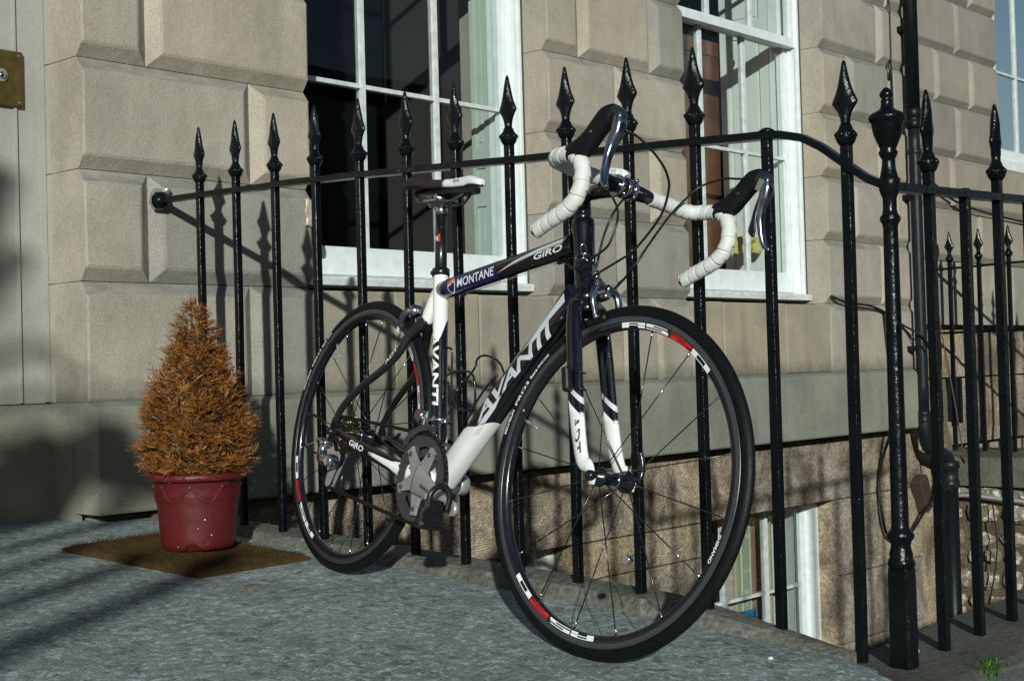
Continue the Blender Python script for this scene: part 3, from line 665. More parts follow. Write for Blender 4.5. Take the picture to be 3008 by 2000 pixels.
for i in range(len(NZ)-1):
    xs = [5.02]+njs[i]+[6.72 if NZ[i] > 1.5 else 8.6]
    for a, b in zip(xs[:-1], xs[1:]):
        block(nw, 'stone_block', a, b, NZ[i], NZ[i+1], M['neigh'], YN, 'bt'+('l' if a > 5.1 else '')+('r' if b < 6.7 else ''), .09 if b < 6.7 else .16, .033, .03)
for a, b in ((5.02, 5.9), (5.9, 6.8), (6.8, 8.6)):
    MB().box((a+.001, YN-.03, .612), (b-.001, YN+.089, 1.0)).build('plinth_block', M['ash'], nw)
for zz0, zz1 in ((-.14, .28), (.283, .585)):
    for a, b in ((5.10, 5.62), (5.62, 6.08), (6.08, 6.5), (6.5, 7.2), (7.2, 8.2)):
        rough_block(nw, a+(.1 if zz0 < 0 else 0), b+(.1 if zz0 < 0 else 0), zz0, zz1, YN+.02, .07, M['base'])
# its window
fr = MB(); fr.box((6.72, YN+.14, 1.70), (6.80, YN+.30, 3.4)); fr.box((6.72, YN+.12, 1.68), (8.2, YN+.3, 1.765)); fr.box((6.80, YN+.19, 1.765), (6.845, YN+.23, 3.4)); fr.box((6.845, YN+.19, 1.765), (8.1, YN+.23, 1.86))
f3 = fr.build('window', M['white'], nh)
for bx_ in (7.14, 7.50): MB().box((bx_-.012, YN+.195, 1.86), (bx_+.012, YN+.225, 3.4)).build('glazing_bar', M['white_old'], f3)
xs = [6.845, 7.14, 7.50, 8.1]
for i in range(3):
    MB().box((xs[i]+.012, YN+.197, 2.395), (xs[i+1]-.0125, YN+.223, 2.411)).build('glazing_bar', M['white_old'], f3)
    for za, zb_ in ((1.86, 2.402), (2.4025, 3.4)): MB().box((xs[i]+.001, YN+.207, za), (xs[i+1]-.001, YN+.2095, zb_)).build('pane', M['glass'], f3)
panel_leaf('shutter', nh, (7.25, YN+.40, 0), (-1, .12, 0), .45, 1.7, 3.4, M['shutter_w'], (2.5,), (-.12, -1, 0))
MB().box((6.6, YN+.75, 1.5), (8.3, YN+.77, 3.5)).build('blind', M['shutter_w'], nh)
MB().box((5.83, YN-.04, -.0), (5.93, YN+.019, .28)).build('meter_box', M['pipe_g'], nh)
# rubble side wall of the neighbouring landing
XRW = 5.34
rw = thing('rubble_wall', 'rubble stone side wall with white lime patches below the neighbouring landing', 'wall', (XRW, -1, -2.5))
k = MB(); k.box((XRW+.03, -2.2, -2.6), (XRW+.6, YN+.09, -.30)); core_r = k.build('mortar', M['mortar'], rw)
k = MB(); rings = []
for y in np.linspace(YN+.02, -2.2, 30):
    j = lambda s: s*mnoise.noise(Vector((y*7, s*100, 1))); rings.append([(XRW-.03+j(.02), y, -.33), (XRW-.035+j(.02), y, -.22), (XRW-.02+j(.01), y, -.165), (XRW+.1, y, -.15), (XRW+.6, y, -.15), (XRW+.6, y, -.33)])
k.loft(rings, 0, False); k.build('coping', M['coping'], rw)
zz = -.34
while zz > -2.3:
    h = random.uniform(.07, .14); y = .06
    while y > -2.1:
        wd = random.uniform(.09, .24); hh = h*random.uniform(.75, 1.0); nv = random.choice((6, 7, 8)); cy, cz = y-wd/2, zz-h/2+random.uniform(-.015, .015); pts = []
        for i in range(nv):
            a = 2*math.pi*(i+random.uniform(-.25, .25))/nv; ca, sa_ = math.cos(a), math.sin(a); e = (abs(ca)**3+abs(sa_)**3)**(1/3)
            pts.append((ca/e*wd*.50*random.uniform(.86, 1.03), sa_/e*hh*.52*random.uniform(.86, 1.03)))
        pr_ = random.uniform(.02, .05); vs = [(XRW+.04, cy+p[0], cz+p[1]) for p in pts]+[(XRW+.03-pr_*.6, cy+p[0]*.93, cz+p[1]*.93) for p in pts]+[(XRW+.03-pr_+random.uniform(-.006,.006), cy+p[0]*.6, cz+p[1]*.6) for p in pts]
        fs = [tuple(range(2*nv, 3*nv))]
        for o in (0, nv):
            for i in range(nv): fs.append((o+i, o+(i+1) % nv, o+nv+(i+1) % nv, o+nv+i))
        MB().add(vs, fs, 0, False).build('stone', M['rubble'], rw); y -= wd+.012
    zz -= h+.01

# ================================================================== RAILINGS
def finial(mb, o, mi=0, s=1.0, ax='y'):
    o = np.asarray(o, float)
    mb.lathe([(r*s, h*s) for r, h in [(.0125,.028),(.0165,.033),(.0200,.040),(.0206,.047),(.0192,.054),(.0145,.059),(.0128,.064),(.0112,.068)]], o, n=12, mi=mi)
    for i in range(8):
        a = i*math.pi/4; c_ = o+V(math.cos(a)*.0172*s, math.sin(a)*.0172*s, .048*s)
        mb.lathe([(.001,-.0062*s),(.0048*s,-.0038*s),(.0062*s,0),(.0048*s,.0038*s),(.001,.0062*s)], c_, n=6, mi=mi)
    sm_ = MB(); sm_.lathe([(r*s, h*s) for r, h in [(.0112,.064),(.0104,.074),(.0122,.084),(.0175,.095),(.0265,.1075),(.0285,.1115),(.0262,.117),(.0190,.132),(.0136,.148),(.0096,.165),(.0064,.180),(.0042,.190),(.0002,.195)]], (0,0,0), n=16, p=1.4)
    vs = []
    for q in sm_.v:
        r_ = max(abs(q[0])+abs(q[1]), 1e-6); k_ = min(1.0, .0118*s/max(interp([.064*s,.084*s,.1115*s,.148*s,.195*s], [.0112*s,.0122*s,.0285*s,.0136*s,.0042*s], q[2]), .004))
        p_ = (q[0]*k_, q[1], q[2]) if ax == 'y' else (q[0], q[1]*k_, q[2]); vs.append(o+V(*p_))
    mb.add(vs, sm_.f, mi, True)
    return mb
RTY = [0, .756, 1.282, 1.816, 1.992, 2.150, 2.200, 2.248, 2.290, 2.328, 2.388, 2.430, 2.445]; RTZ = [.967, .950, .926, .901, .893, .885, .880, .868, .845, .816, .772, .752, .748]
def rz(y): return interp(RTY, RTZ, -y)
rail = thing('landing_railing', 'black iron spear-topped railing running from the wall to the urn post beside the bicycle', 'railing', (0, -1.2, -.1))
BW = .0093; SP, Y0 = .17673, -.2209
YNW = -2.430
ys = list(np.linspace(0.01, -2.1, 40))+list(np.linspace(-2.12, -2.425, 30))
mb = MB(); rings = []
for y in ys:
    z = rz(y)+.0015*mnoise.noise(Vector((0, y*7, 1))); t = .0082
    rings.append([(-.0145, y, z-2*t), (.0145, y, z-2*t), (.0145, y, z-.002), (.0125, y, z), (-.0125, y, z), (-.0145, y, z-.002)])
mb.loft(rings, 0, False); mb.lathe([(.012,-.02),(.03,0),(.026,.02),(.01,.03)], (0, -.012, .958), (0,-1,0), 9)
mb.build('top_rail', M['iron'], rail)
M['lead'] = simple('grey_lead_and_mortar', (.22,.22,.20), .7, var=.35, vs=40, bs=.8, bd=.004, bsc=60)
q = MB(); pts = [(-.036,-.012),(-.028,.022),(-.008,.034),(.016,.030),(.034,.008),(.030,-.020),(.008,-.036),(-.018,-.034)]
q.prism(pts, (.006, .0012, .965), (1,0,0), (0,0,1), (0,-1,0), .005); q.build('mortar_patch', M['lead'], rail)
q = MB(); q.loft([[(.026+.016*r*math.cos(a_), -.006-.012*t_, .986+.012*r*math.sin(a_)+.006*t_) for a_ in np.linspace(0, 2*math.pi, 8)[:-1]] for t_, r in ((0, .8), (.5, 1.0), (1.1, .7), (1.5, .3))], 0, False); q.build('lead_plug', M['steel_d'], rail)
for i in range(13):
    y = Y0-SP*i; zb = min(zk(y), zl(y))-.02; zt = rz(y)+(.034 if i != 11 else .004)
    b = MB(); nseg = 14; lean = random.uniform(-.002, .002); rings = []
    for k in range(nseg+1):
        u = k/nseg; z = zb+(zt-zb)*u; ox = lean*u+.0012*mnoise.noise(Vector((i*3.3, z*4, 0))); oy = .0012*mnoise.noise(Vector((i*5.1, z*4, 9))); q = BW; c_ = .0009
        pts = [(-q+c_,-q),(q-c_,-q),(q,-q+c_),(q,q-c_),(q-c_,q),(-q+c_,q),(-q,q-c_),(-q,-q+c_)]
        rings.append([(ox+p[0], y+oy+p[1], z) for p in pts])
    b.loft(rings, 0, False); bo = b.build('bar', M['iron'], rail)
    if i != 11: finial(MB(), (lean, y, rz(y))).build('finial', M['iron'], bo)
    else: MB().lathe([(.017,0),(.016,.005),(.009,.009),(.001,.011)], (lean, y, rz(y)-.002), n=8).build('rivet', M['iron'], bo)
# urn-topped corner post
mb = MB(); zb = ZC-.01
q = .0205; c_ = .004; rings = []
for z, s in ((zb, 1.03), (zb+.01, 1.03), (.005, 1.0), (.020, .98), (.030, .85)):
    rings.append([((p[0])*s, YNW+p[1]*s, z) for p in [(-q+c_,-q),(q-c_,-q),(q,-q+c_),(q,q-c_),(q-c_,q),(-q+c_,q),(-q,q-c_),(-q,-q+c_)]])
mb.loft(rings, 0, False)
mb.lathe([(.0225,.022),(.0265,.030),(.0245,.038),(.0215,.043),(.0225,.050),(.0195,.058),(.0185,.066),(.0205,.074),(.0255,.080),(.0265,.086),(.0225,.092),(.0175,.097),(.0165,.105),(.0160,.20),(.0148,.55),(.0142,.665),(.0150,.672),(.0195,.680),(.0200,.685),(.0150,.692),(.0132,.700),(.0135,.722),(.0185,.735),(.0205,.748),(.0215,.758),(.0175,.762),(.0150,.772),(.0125,.785),(.0118,.795),(.0165,.803),(.0185,.809),(.0150,.815),(.0170,.820),(.0265,.842),(.0295,.858),(.0305,.866),(.0340,.869),(.0355,.874),(.0350,.879),(.0290,.884),(.0180,.889),(.0125,.894),(.0105,.901),(.0112,.908),(.0085,.911),(.0125,.916),(.0135,.920),(.0105,.925),(.006,.931),(.0003,.934)], (0, YNW, 0), n=20)
po = mb.build('corner_post', M['iron'], rail); po['label'] = 'round cast iron corner post with an urn finial'
# street railing
srl = thing('street_railing', 'black iron street railing at the right edge with spear tops on every second bar', 'railing', (1, YNW, -.15))
def rzs(x): return .752+.030*x
mb = MB(); rings = []
for x in np.linspace(.0, 2.4, 40):
    z = rzs(x); rings.append([(x, YNW-.0145, z-.0165), (x, YNW+.0145, z-.0165), (x, YNW+.0145, z-.002), (x, YNW+.0125, z), (x, YNW-.0125, z), (x, YNW-.0145, z-.002)])
mb.loft(rings, 0, False); mb.build('top_rail', M['iron'], srl)
for i in range(13):
    x = .166+.1625*i; zt = rzs(x)+(.034 if i % 2 == 0 else .003); zb = ZC+.014*min(1, x/.6)-.01
    b = MB(); rings = []; q = BW; c_ = .0009
    for k in range(11):
        u = k/10; z = zb+(zt-zb)*u; ox = .0012*mnoise.noise(Vector((i*2.3, z*4, 5))); pts = [(-q+c_,-q),(q-c_,-q),(q,-q+c_),(q,q-c_),(q-c_,q),(-q+c_,q),(-q,q-c_),(-q,-q+c_)]
        rings.append([(x+ox+p[0]+.004*(1-u), YNW+p[1], z) for p in pts])
    b.loft(rings, 0, False); bo = b.build('bar', M['iron'], srl)
    if i % 2 == 0: finial(MB(), (x, YNW, rzs(x)), ax='x').build('finial', M['iron'], bo)
    else: MB().lathe([(.012,0),(.011,.004),(.002,.006)], (x, YNW, rzs(x)-.001), n=8).build('rivet', M['iron'], bo)
# neighbour's landing railing
XN = 5.60
nr = thing('neighbour_railing', 'distant small black spear-topped railing on the neighbouring landing', 'railing', (XN, -1, -.15))
def rzn(y): return .953+.022*(-y-.08)
MB().box((XN-.019, -2.2, .94-.0), (XN+.019, .17, .953)).tf(lambda p: V(p[0], p[1], p[2]+.022*(-p[1]-.08))).build('top_rail', M['iron'], nr)
MB().box((XN-.012, -2.2, .55), (XN+.012, .17, .565)).build('lower_rail', M['iron'], nr)
for i in range(12):
    y = .062-.182*i; b = MB(); b.box((XN-.0105, y-.0105, -.16), (XN+.0105, y+.0105, rzn(y)+.034)); bo = b.build('bar', M['iron'], nr)
    finial(MB(), (XN, y, rzn(y)), s=1.12).build('finial', M['iron'], bo)

# ================================================================== PIPES AND CABLES
pp = thing('drainpipe', 'black downpipe with collars and an offset elbow at the end of the house front', 'pipe', (4.93, -.06, -2.4))
PY = -.065
MB().tube([(4.925, PY, 1.80), (4.93, PY, 3.4)], .040, n=20).build('upper_pipe', M['pipe'], pp)
MB().lathe([(.041,0),(.046,.005),(.046,.04),(.041,.045),(.043,.06),(.048,.065),(.048,.10),(.042,.11)], (4.925, PY, 1.70), n=20).build('collar', M['pipe'], pp)
MB().tube(crv([(4.925, PY, 1.72), (4.93, PY, 1.0), (4.935, PY, .10)], 6), .033, n=20).build('middle_pipe', M['pipe_g'], pp)
MB().lathe([(.034,0),(.038,.004),(.038,.03),(.034,.034)], (4.93, PY, 1.55), n=20).build('collar', M['pipe_g'], pp)
MB().lathe([(.035,0),(.041,.004),(.041,.024),(.036,.028),(.036,.04),(.041,.044),(.041,.06),(.035,.064)], (4.935, PY, .05), n=20).build('collar', M['pipe_g'], pp)
MB().tube(crv([(4.935, PY, .09), (4.94, PY, .0), (4.99, PY, -.09), (5.12, PY, -.13), (5.21, PY, -.17), (5.235, PY, -.26)], 6), .040, n=20).build('offset_elbow', M['pipe_g'], pp)
MB().lathe([(.044,-.12),(.056,-.115),(.056,-.08),(.050,-.075),(.050,-.01),(.058,-.005),(.058,.03),(.046,.035)], (5.235, PY, -.22), n=20).build('collar', M['pipe_g'], pp)
MB().tube([(5.235, PY, -.25), (5.23, PY, -2.5)], .047, n=20).build('lower_pipe', M['pipe'], pp)
for z in (2.25, 1.30, .45): MB().box((4.89, PY, z), (4.97, .03, z+.03)).build('bracket', M['pipe'], pp)
def cable(name, pts, r, m, label, n=8):
    mb = MB(); P = crv(pts, n); mb.tube(P, r, n=6); o = mb.build(name, m, loc=tuple(P[0])); tag(o, label, 'cable'); return o
cable('cable', [(4.06,-.004,.745),(4.2,-.012,.715),(4.45,-.012,.70),(4.62,-.015,.665),(4.80,-.02,.60),(4.90,-.10,.52),(4.96,-.11,.40),(4.985,-.11,.30)], .0065, M['cable'], 'black cable sagging along the wall from the sash window sill to the downpipe')
cable('cable', [(4.10,-.004,.735),(4.3,-.012,.69),(4.55,-.012,.675),(4.75,-.02,.61),(4.88,-.02,.55),(4.90,-.11,.45)], .0045, M['cable'], 'thinner black cable below the sill cable, right of the sash window')
cable('cable', [(4.60,-.02,.66),(4.61,-.055,.35),(4.60,-.06,.10),(4.58,.03,-.20),(4.58,.025,-.42),(4.64,.02,-.56),(4.80,.01,-.60),(4.98,-.01,-.48),(5.10,-.03,-.38),(5.2,-.09,-.33)], .008, M['cable'], 'black cable looping down the basement wall behind the urn post')
cable('wire', [(4.80,-.002,3.3),(4.80,-.004,2.07),(4.80,.025,2.047),(4.805,-.004,2.02),(4.805,-.004,1.3)], .0045, M['pipe_g'], 'thin dark wire running down the house blocks left of the downpipe')
cable('wire', [(5.22,YN-.005,3.3),(5.23,YN-.005,2.37),(5.23,YN+.02,2.34),(5.23,YN-.005,2.30),(5.22,YN-.005,1.0)], .004, M['pipe_g'], 'thin grey wire running down the neighbouring blocks')
cable('wire', [(5.36,.10,3.3),(5.27,.08,2.0),(5.18,.06,1.6),(5.05,-.10,1.25),(5.06,-.11,.7),(5.20,-.12,.2),(5.30,-.13,-.2)], .004, simple('brown_wire', (.10,.055,.04), .6), 'slack brown wire hanging in front of the downpipe')
cable('wire', [(5.18,.10,1.1),(5.26,.06,.95),(5.32,.03,.78),(5.28,.05,.66),(5.2,.1,.58)], .004, M['wire_g'], 'pale grey wire bowing out beside the downpipe')
cable('wire', [(5.42,.175,1.40),(5.6,.16,1.47),(5.8,.165,1.41),(6.1,.165,1.36),(6.6,.17,1.33),(7.4,.17,1.30)], .008, M['cable'], 'black cable draped across the neighbouring front behind the street railing')
cable('wire', [(5.30,.0,-.40),(5.29,-.15,-.385),(5.285,-.4,-.40),(5.28,-.8,-.43),(5.28,-1.5,-.46)], .011, M['wire_g'], 'grey conduit along the top of the rubble wall')
cable('wire', [(5.27,-.30,-.42),(5.26,-.32,-.7),(5.25,-.25,-1.1),(5.26,-.20,-1.5)], .004, M['pipe_g'], 'thin wire hanging down the rubble wall')
cable('wire', [(4.97,-.10,.30),(5.0,-.12,.0),(4.99,-.10,-.12),(5.02,-.10,-.3),(5.03,-.06,-.42)], .004, M['wire_g'], 'thin pale wire trailing past the downpipe elbow')
jb = MB().obox((5.06,.02,-.36), ((1,0,.5),(-.5,0,1),(0,1,0)), (.05,.10,.035), 0, .006).build('junction_box', simple('brown_box', (.05,.03,.022), .6, var=.2), loc=(5.06,.02,-.36)); tag(jb, 'tilted brown junction box on the basement wall by the downpipe elbow', 'box')

# ================================================================== MAT, POT, DEAD CONIFER
A_, B_, C_ = V(-.536,-.333), V(-.4956,-.879), V(-.142,-.8626); D_ = V(-.176,-.30)
mb = MB(); n = 26; vs = []
for i in range(n+1):
    for j in range(n+1):
        u, v = i/n, j/n; p = (A_*(1-u)+D_*u)*(1-v)+(B_*(1-u)+C_*u)*v; e = min(u, 1-u, v, 1-v)
        p = p+V(.004*mnoise.noise(Vector((u*9, v*9, 2))), .004*mnoise.noise(Vector((u*9, v*9, 7))))
        vs.append((p[0], p[1], zl(p[1])+(.017 if e > .001 else .009)+.0022*mnoise.noise(Vector((u*30, v*40, 0)))))
mb.add(vs, [(i*(n+1)+j, (i+1)*(n+1)+j, (i+1)*(n+1)+j+1, i*(n+1)+j+1) for i in range(n) for j in range(n)], 0, False)
ring = [i*(n+1) for i in range(n+1)]+[n*(n+1)+j for j in range(1, n+1)]+[i*(n+1)+n for i in reversed(range(n))]+[j for j in reversed(range(1, n))]
ev = [vs[i] for i in ring]; lo = [(p[0], p[1], zl(p[1])+.0005) for p in ev]; m_ = len(ev)
mb.add(ev+lo, [(i, (i+1) % m_, m_+(i+1) % m_, m_+i) for i in range(m_)])
# bristle tufts
for _ in range(5200):
    u, v = random.random(), random.random(); p = (A_*(1-u)+D_*u)*(1-v)+(B_*(1-u)+C_*u)*v; z = zl(p[1])+.0165; a = random.uniform(0, 6.28); h = random.uniform(.003, .0065); w_ = .0011
    dx, dy = math.cos(a)*w_, math.sin(a)*w_; tx, ty = random.uniform(-.003,.003), random.uniform(-.003,.003)
    mb.add([(p[0]-dx, p[1]-dy, z), (p[0]+dx, p[1]+dy, z), (p[0]+tx, p[1]+ty, z+h)], [(0,1,2)])
tag(mb.build('doormat', M['coir'], loc=(-.34, -.6, zl(-.6))), 'worn brown coir doormat lying askew under the red plant pot', 'doormat')
PC = V(-.300, -.604); PZ = zl(-.604)+.0190
pot = thing('plant_pot', 'dark red plastic plant pot with a swag pattern standing on the doormat', 'pot', (PC[0], PC[1], PZ))
po_ = (PC[0], PC[1], PZ)
PR = [(.088,0),(.0945,.004),(.0955,.012),(.100,.060),(.1035,.100),(.1075,.1235),(.1085,.127),(.1085,.130),(.1100,.158),(.1115,.1605),(.1115,.164),(.124,.165),(.1275,.168),(.1285,.174),(.127,.180),(.1225,.184),(.118,.1835),(.114,.176),(.110,.160)]
PH = .198/.184
mb = MB(); mb.lathe([(r, h*PH) for r, h in PR], po_, n=56)
vs = np.array(mb.v)                                      # drainage notches at the foot
for k in range(len(vs)):
    d = vs[k]-np.array(po_); a = math.atan2(d[1], d[0])
    for a0 in (-2.36, -.8, .75, 2.3):
        if abs((a-a0+math.pi) % (2*math.pi)-math.pi) < .19 and d[2] < .02: vs[k][2] += .011
mb.v = [tuple(p) for p in vs]
pb = mb.build('body', M['pot'], pot)
MB().lathe([(.001,0),(.112,.002),(.112,.0)], (PC[0], PC[1], PZ+.176), n=30).build('soil', M['soil'], pot)
def potr(h): return interp([b*PH for a, b in PR[:12]], [a for a, b in PR[:12]], h)
for k in range(8):
    a0 = -2.36+k*math.pi/4; pts = []
    for dep, off in ((.030, 0), (.044, .004)):
        P = []
        for i in range(15):
            u = i/14; a = a0+u*math.pi/4; h = .166-dep*math.sin(math.pi*u); r = potr(h)+.0006; P.append((PC[0]+r*math.cos(a), PC[1]+r*math.sin(a), PZ+h))
        MB().tube(P, .0016, n=5).build('swag', M['pot'], pb)
    r = potr(.162)+.001; MB().lathe([(.001,-.003),(.006,-.001),(.0065,.001),(.003,.003)], (PC[0]+r*math.cos(a0), PC[1]+r*math.sin(a0), PZ+.163), (math.cos(a0), math.sin(a0), 0), 10).build('swag_knot', M['pot'], pb)
for h in (.126, .132):
    P = [(PC[0]+(potr(h)+.0004)*math.cos(a), PC[1]+(potr(h)+.0004)*math.sin(a), PZ+h) for a in np.linspace(0, 2*math.pi, 49)[:-1]]; MB().tube(P, .0011, n=5, closed=True).build('band', M['pot'], pb)
sp = MB()
for a, h, s in ((-2.02,.080,.0022), (-2.20,.058,.0014), (-1.85,.040,.0018), (-2.75,.012,.0012), (-1.95,.018,.0010)):
    r = potr(h); sp.lathe([(.0002,.0008),(s*.7,.0006),(s,.0)], (PC[0]+r*math.cos(a), PC[1]+r*math.sin(a), PZ+h), (math.cos(a), math.sin(a), .0), 7)
sp.build('paint_speck', M['decal_w'], pb)
tree = thing('dwarf_conifer', 'dead orange-brown cone-shaped dwarf conifer growing in the red pot', 'shrub', (PC[0], PC[1], PZ+.177))
TB = PZ+.177
MB().tube([(PC[0], PC[1], TB-.03), (PC[0]+.004, PC[1], TB+.15), (PC[0]-.004, PC[1]+.004, TB+.42)], [.013, .009, .003], n=8).build('trunk', M['bark'], tree)
def crown_r(h): return interp([-.02, .0, .03, .08, .14, .20, .27, .33, .39, .43, .47], [.070, .126, .155, .164, .156, .139, .114, .090, .066, .050, .018], h)
verts = []; faces = []; twigs = MB()
def frond(base, d, up, L, scl):
    d = d/np.linalg.norm(d); side = np.cross(d, up); side = side/(np.linalg.norm(side)+1e-9); nrm = np.cross(side, d)
    k = random.randint(5, 8); bend = random.uniform(-.25, .35)
    for i in range(k):
        t = (i+.4)/k; p = base+d*L*t+nrm*bend*L*t*t
        for s in (-1, 1) if i < k-1 else (0,):
            ll = L*(.62-.40*t)*random.uniform(.7, 1.25)*scl; dd = d*random.uniform(.65, .95)+side*s*random.uniform(.45, .95)+nrm*random.uniform(-.3, .3); dd = dd/np.linalg.norm(dd)
            wv = np.cross(dd, nrm+side*random.uniform(-.6, .6)); wv = wv/(np.linalg.norm(wv)+1e-9)*ll*.10
            o = len(verts); mid = p+dd*ll*.45; lift = nrm*ll*random.uniform(-.06, .10)
            verts.extend([p, mid+wv+lift, p+dd*ll, mid-wv+lift]); faces.append((o, o+1, o+2, o+3))
for q in range(1700):
    h = .46*(1-math.sqrt(random.random()))*1.0 if random.random() < .75 else random.uniform(-.015, .45)
    a = random.uniform(0, 2*math.pi); lump = 1+.13*mnoise.noise(Vector((math.cos(a)*1.7, math.sin(a)*1.7, h*11)))+.06*mnoise.noise(Vector((math.cos(a)*5, math.sin(a)*5, h*25)))
    R0 = crown_r(h)*lump; rr = R0*math.sqrt(random.uniform(.42, 1.0)); L = random.uniform(.028, .057)*(1.0 if h < .36 else .75)
    out = V(math.cos(a), math.sin(a), 0); base = V(PC[0], PC[1], TB+h)+out*max(0, rr-L*.75)
    d = out*random.uniform(.5, 1.1)+V(0,0,1)*random.uniform(-.05, .85)+V(random.gauss(0,.35), random.gauss(0,.35), random.gauss(0,.2))
    frond(base, d, V(random.gauss(0,.4), random.gauss(0,.4), 1), L, random.uniform(.85, 1.2))
    if random.random() < .18: twigs.tube([V(PC[0], PC[1], TB+max(.02, h-.05)), base*.6+V(PC[0], PC[1], TB+h-.02)*.4, base+d/np.linalg.norm(d)*L*.6], [.0022, .0016, .0007], n=4)
for q in range(12):
    frond(V(PC[0]+random.gauss(0,.010), PC[1]+random.gauss(0,.010), TB+random.uniform(.40,.46)), V(random.gauss(0,.3), random.gauss(0,.3), 1), V(random.gauss(0,1), random.gauss(0,1), .2), random.uniform(.02,.04), .8)
cm = MB().add(verts, faces, 0, False); cm.build('crown', M['conifer'], tree); twigs.build('twigs', M['bark'], tree)

# ================================================================== BICYCLE (own axes: x forward, y to its left, z up; origin at the rear hub)
BM = np.array([[-.2240, .9606, .1647], [-.9728, -.2101, -.0977], [-.0592, -.1821, .9815]]); 
BM = np.linalg.svd(BM)[0]@np.linalg.svd(BM)[2]
BSC = 1.0145                                # wheel size, so that the left brake hood rests against the railing
BPOS = V(-.1387, -1.0520, .2634)
bike = thing('road_bicycle', 'black and white road bicycle with drop handlebars leaning on the railing', 'bicycle')
m4 = Matrix.Identity(4)
for i in range(3):
    for j in range(3): m4[i][j] = BM[i, j]*BSC
BASE = V(0, 0, -.334)                         # the rear tyre's contact patch carries the origin
bo_ = BPOS+BM@BASE*BSC
for i in range(3): m4[i][3] = bo_[i]
bike.matrix_world = m4
F0 = V(.9428, 0, -.0139); AX = V(-.3091, 0, .9510)
def rotm(a, t):
    a = a/np.linalg.norm(a); K = np.array([[0,-a[2],a[1]],[a[2],0,-a[0]],[-a[1],a[0],0]]); return np.eye(3)+math.sin(t)*K+(1-math.cos(t))*K@K
SM = rotm(AX, R_(6.135))
def st(p): return F0+SM@(np.asarray(p, float)-F0)
def bb(mb, name, m, parent=None, steer=False):
    if steer: mb.tf(st)
    mb.tf(lambda p: p-BASE); return mb.build(name, m, parent or bike, local=True)
BBX = V(.3989, 0, -.07); SD = V(-math.cos(R_(73.957)), 0, math.sin(R_(73.957)))
class Tube2:
    """A frame tube in the plane y=0: (u along, v across, up side positive) with superellipse section."""
    def __init__(s, A, B, h, w, p=2.6): s.A, s.B = np.asarray(A, float), np.asarray(B, float); s.L = np.linalg.norm(s.B-s.A); s.d = (s.B-s.A)/s.L; s.n = V(-s.d[2], 0, s.d[0]); s.h, s.w, s.p = h, w, p
    def hw(s, u):
        t = np.clip(u/s.L, 0, 1); f = lambda q: q if not isinstance(q, (list, tuple)) else float(np.interp(t, np.linspace(0, 1, len(q)), q)); return f(s.h), f(s.w)
    def sec(s, u, a, e=0.0):
        h, w_ = s.hw(u); h += e; w_ += e; c_, s_ = math.cos(a), math.sin(a); c_ = math.copysign(abs(c_)**(2/s.p), c_); s_ = math.copysign(abs(s_)**(2/s.p), s_)
        return s.A+s.d*u+s.n*h*c_+V(0,1,0)*w_*s_
    def mesh(s, mb, u0=0, u1=None, n=28, k=14, mi=0, e=0.0):
        u1 = s.L if u1 is None else u1; rings = []
        for i in range(k+1):
            rings.append([s.sec((u0(2*math.pi*j/n) if callable(u0) else u0)*(1-i/k)+(u1(2*math.pi*j/n) if callable(u1) else u1)*i/k, 2*math.pi*j/n, e) for j in range(n)])
        return mb.loft(rings, mi, True, caps=(e == 0))
    def surf(s, e=.0006, side=-1):
        def fn(u, v):
            h, w_ = s.hw(u); t = min(.999, abs(v)/h); y = w_*(1-t**s.p)**(1/s.p); return s.A+s.d*u+s.n*v*(1+e/h)+V(0,1,0)*side*(y+e)
        return fn
    def decal(s, mb, bm, mi=0, e=.0006, dv=.004, du=.02): return map2d(mb, cut2d(bm, du, dv), s.surf(e), mi)
# --- top tube
TT = Tube2((.272,0,.3570), (.768,0,.4545), [.0215,.0205,.0205,.0225], [.017,.0165,.017,.019], 2.4)
t_ = bb(TT.mesh(MB(), 0, TT.L), 'top_tube', M['black'])
UT = lambda x: (x-.272)/TT.d[0]
d = MB(); TT.mesh(d, UT(.318)-.004, lambda a: UT(.513)-.004*math.cos(a), e=.0005); bb(d, 'blue_band', M['navy'], t_)
d = MB(); TT.decal(d, fit2d(text2d('MONTANE', 1, shear=.12, bold=.012), UT(.3665), UT(.506), -.0125, .0060), e=.0011); bb(d, 'lettering', M['decal_w'], t_)
cx = UT(.3445); d = MB()
LO = -.0035
circ = lambda r, r2=None: [(cx+(r2 or r)*math.cos(a), LO+r*math.sin(a)) for a in np.linspace(0, 2*math.pi, 25)[:-1]]
TT.decal(d, poly2d(circ(.0165,.0150)), 0, .0009); TT.decal(d, poly2d(circ(.0142,.0127)), 1, .0012)
TT.decal(d, poly2d([(cx-.0125,-.004),(cx-.011,.007),(cx-.004,.0135),(cx+.006,.0125),(cx+.0115,.006),(cx+.0105,.001),(cx+.004,.006),(cx-.002,-.001),(cx-.006,.0)]), 2, .0015)
TT.decal(d, poly2d([(cx-.0125,-.0055),(cx-.006,-.0022),(cx-.002,-.003),(cx+.004,.0038),(cx+.010,-.001),(cx+.0105,.001),(cx+.004,.0062),(cx-.002,-.0008),(cx-.006,.0),(cx-.0125,-.0035)]), 0, .0017)
bb(d, 'mountain_logo', [M['decal_w'], M['navy'], M['orange']], t_)
d = MB(); TT.decal(d, fit2d(text2d('GiRO', 1, shear=.22, bold=.02), UT(.648), UT(.744), -.0112, .0012), e=.0009); bb(d, 'lettering', M['decal_w'], t_)
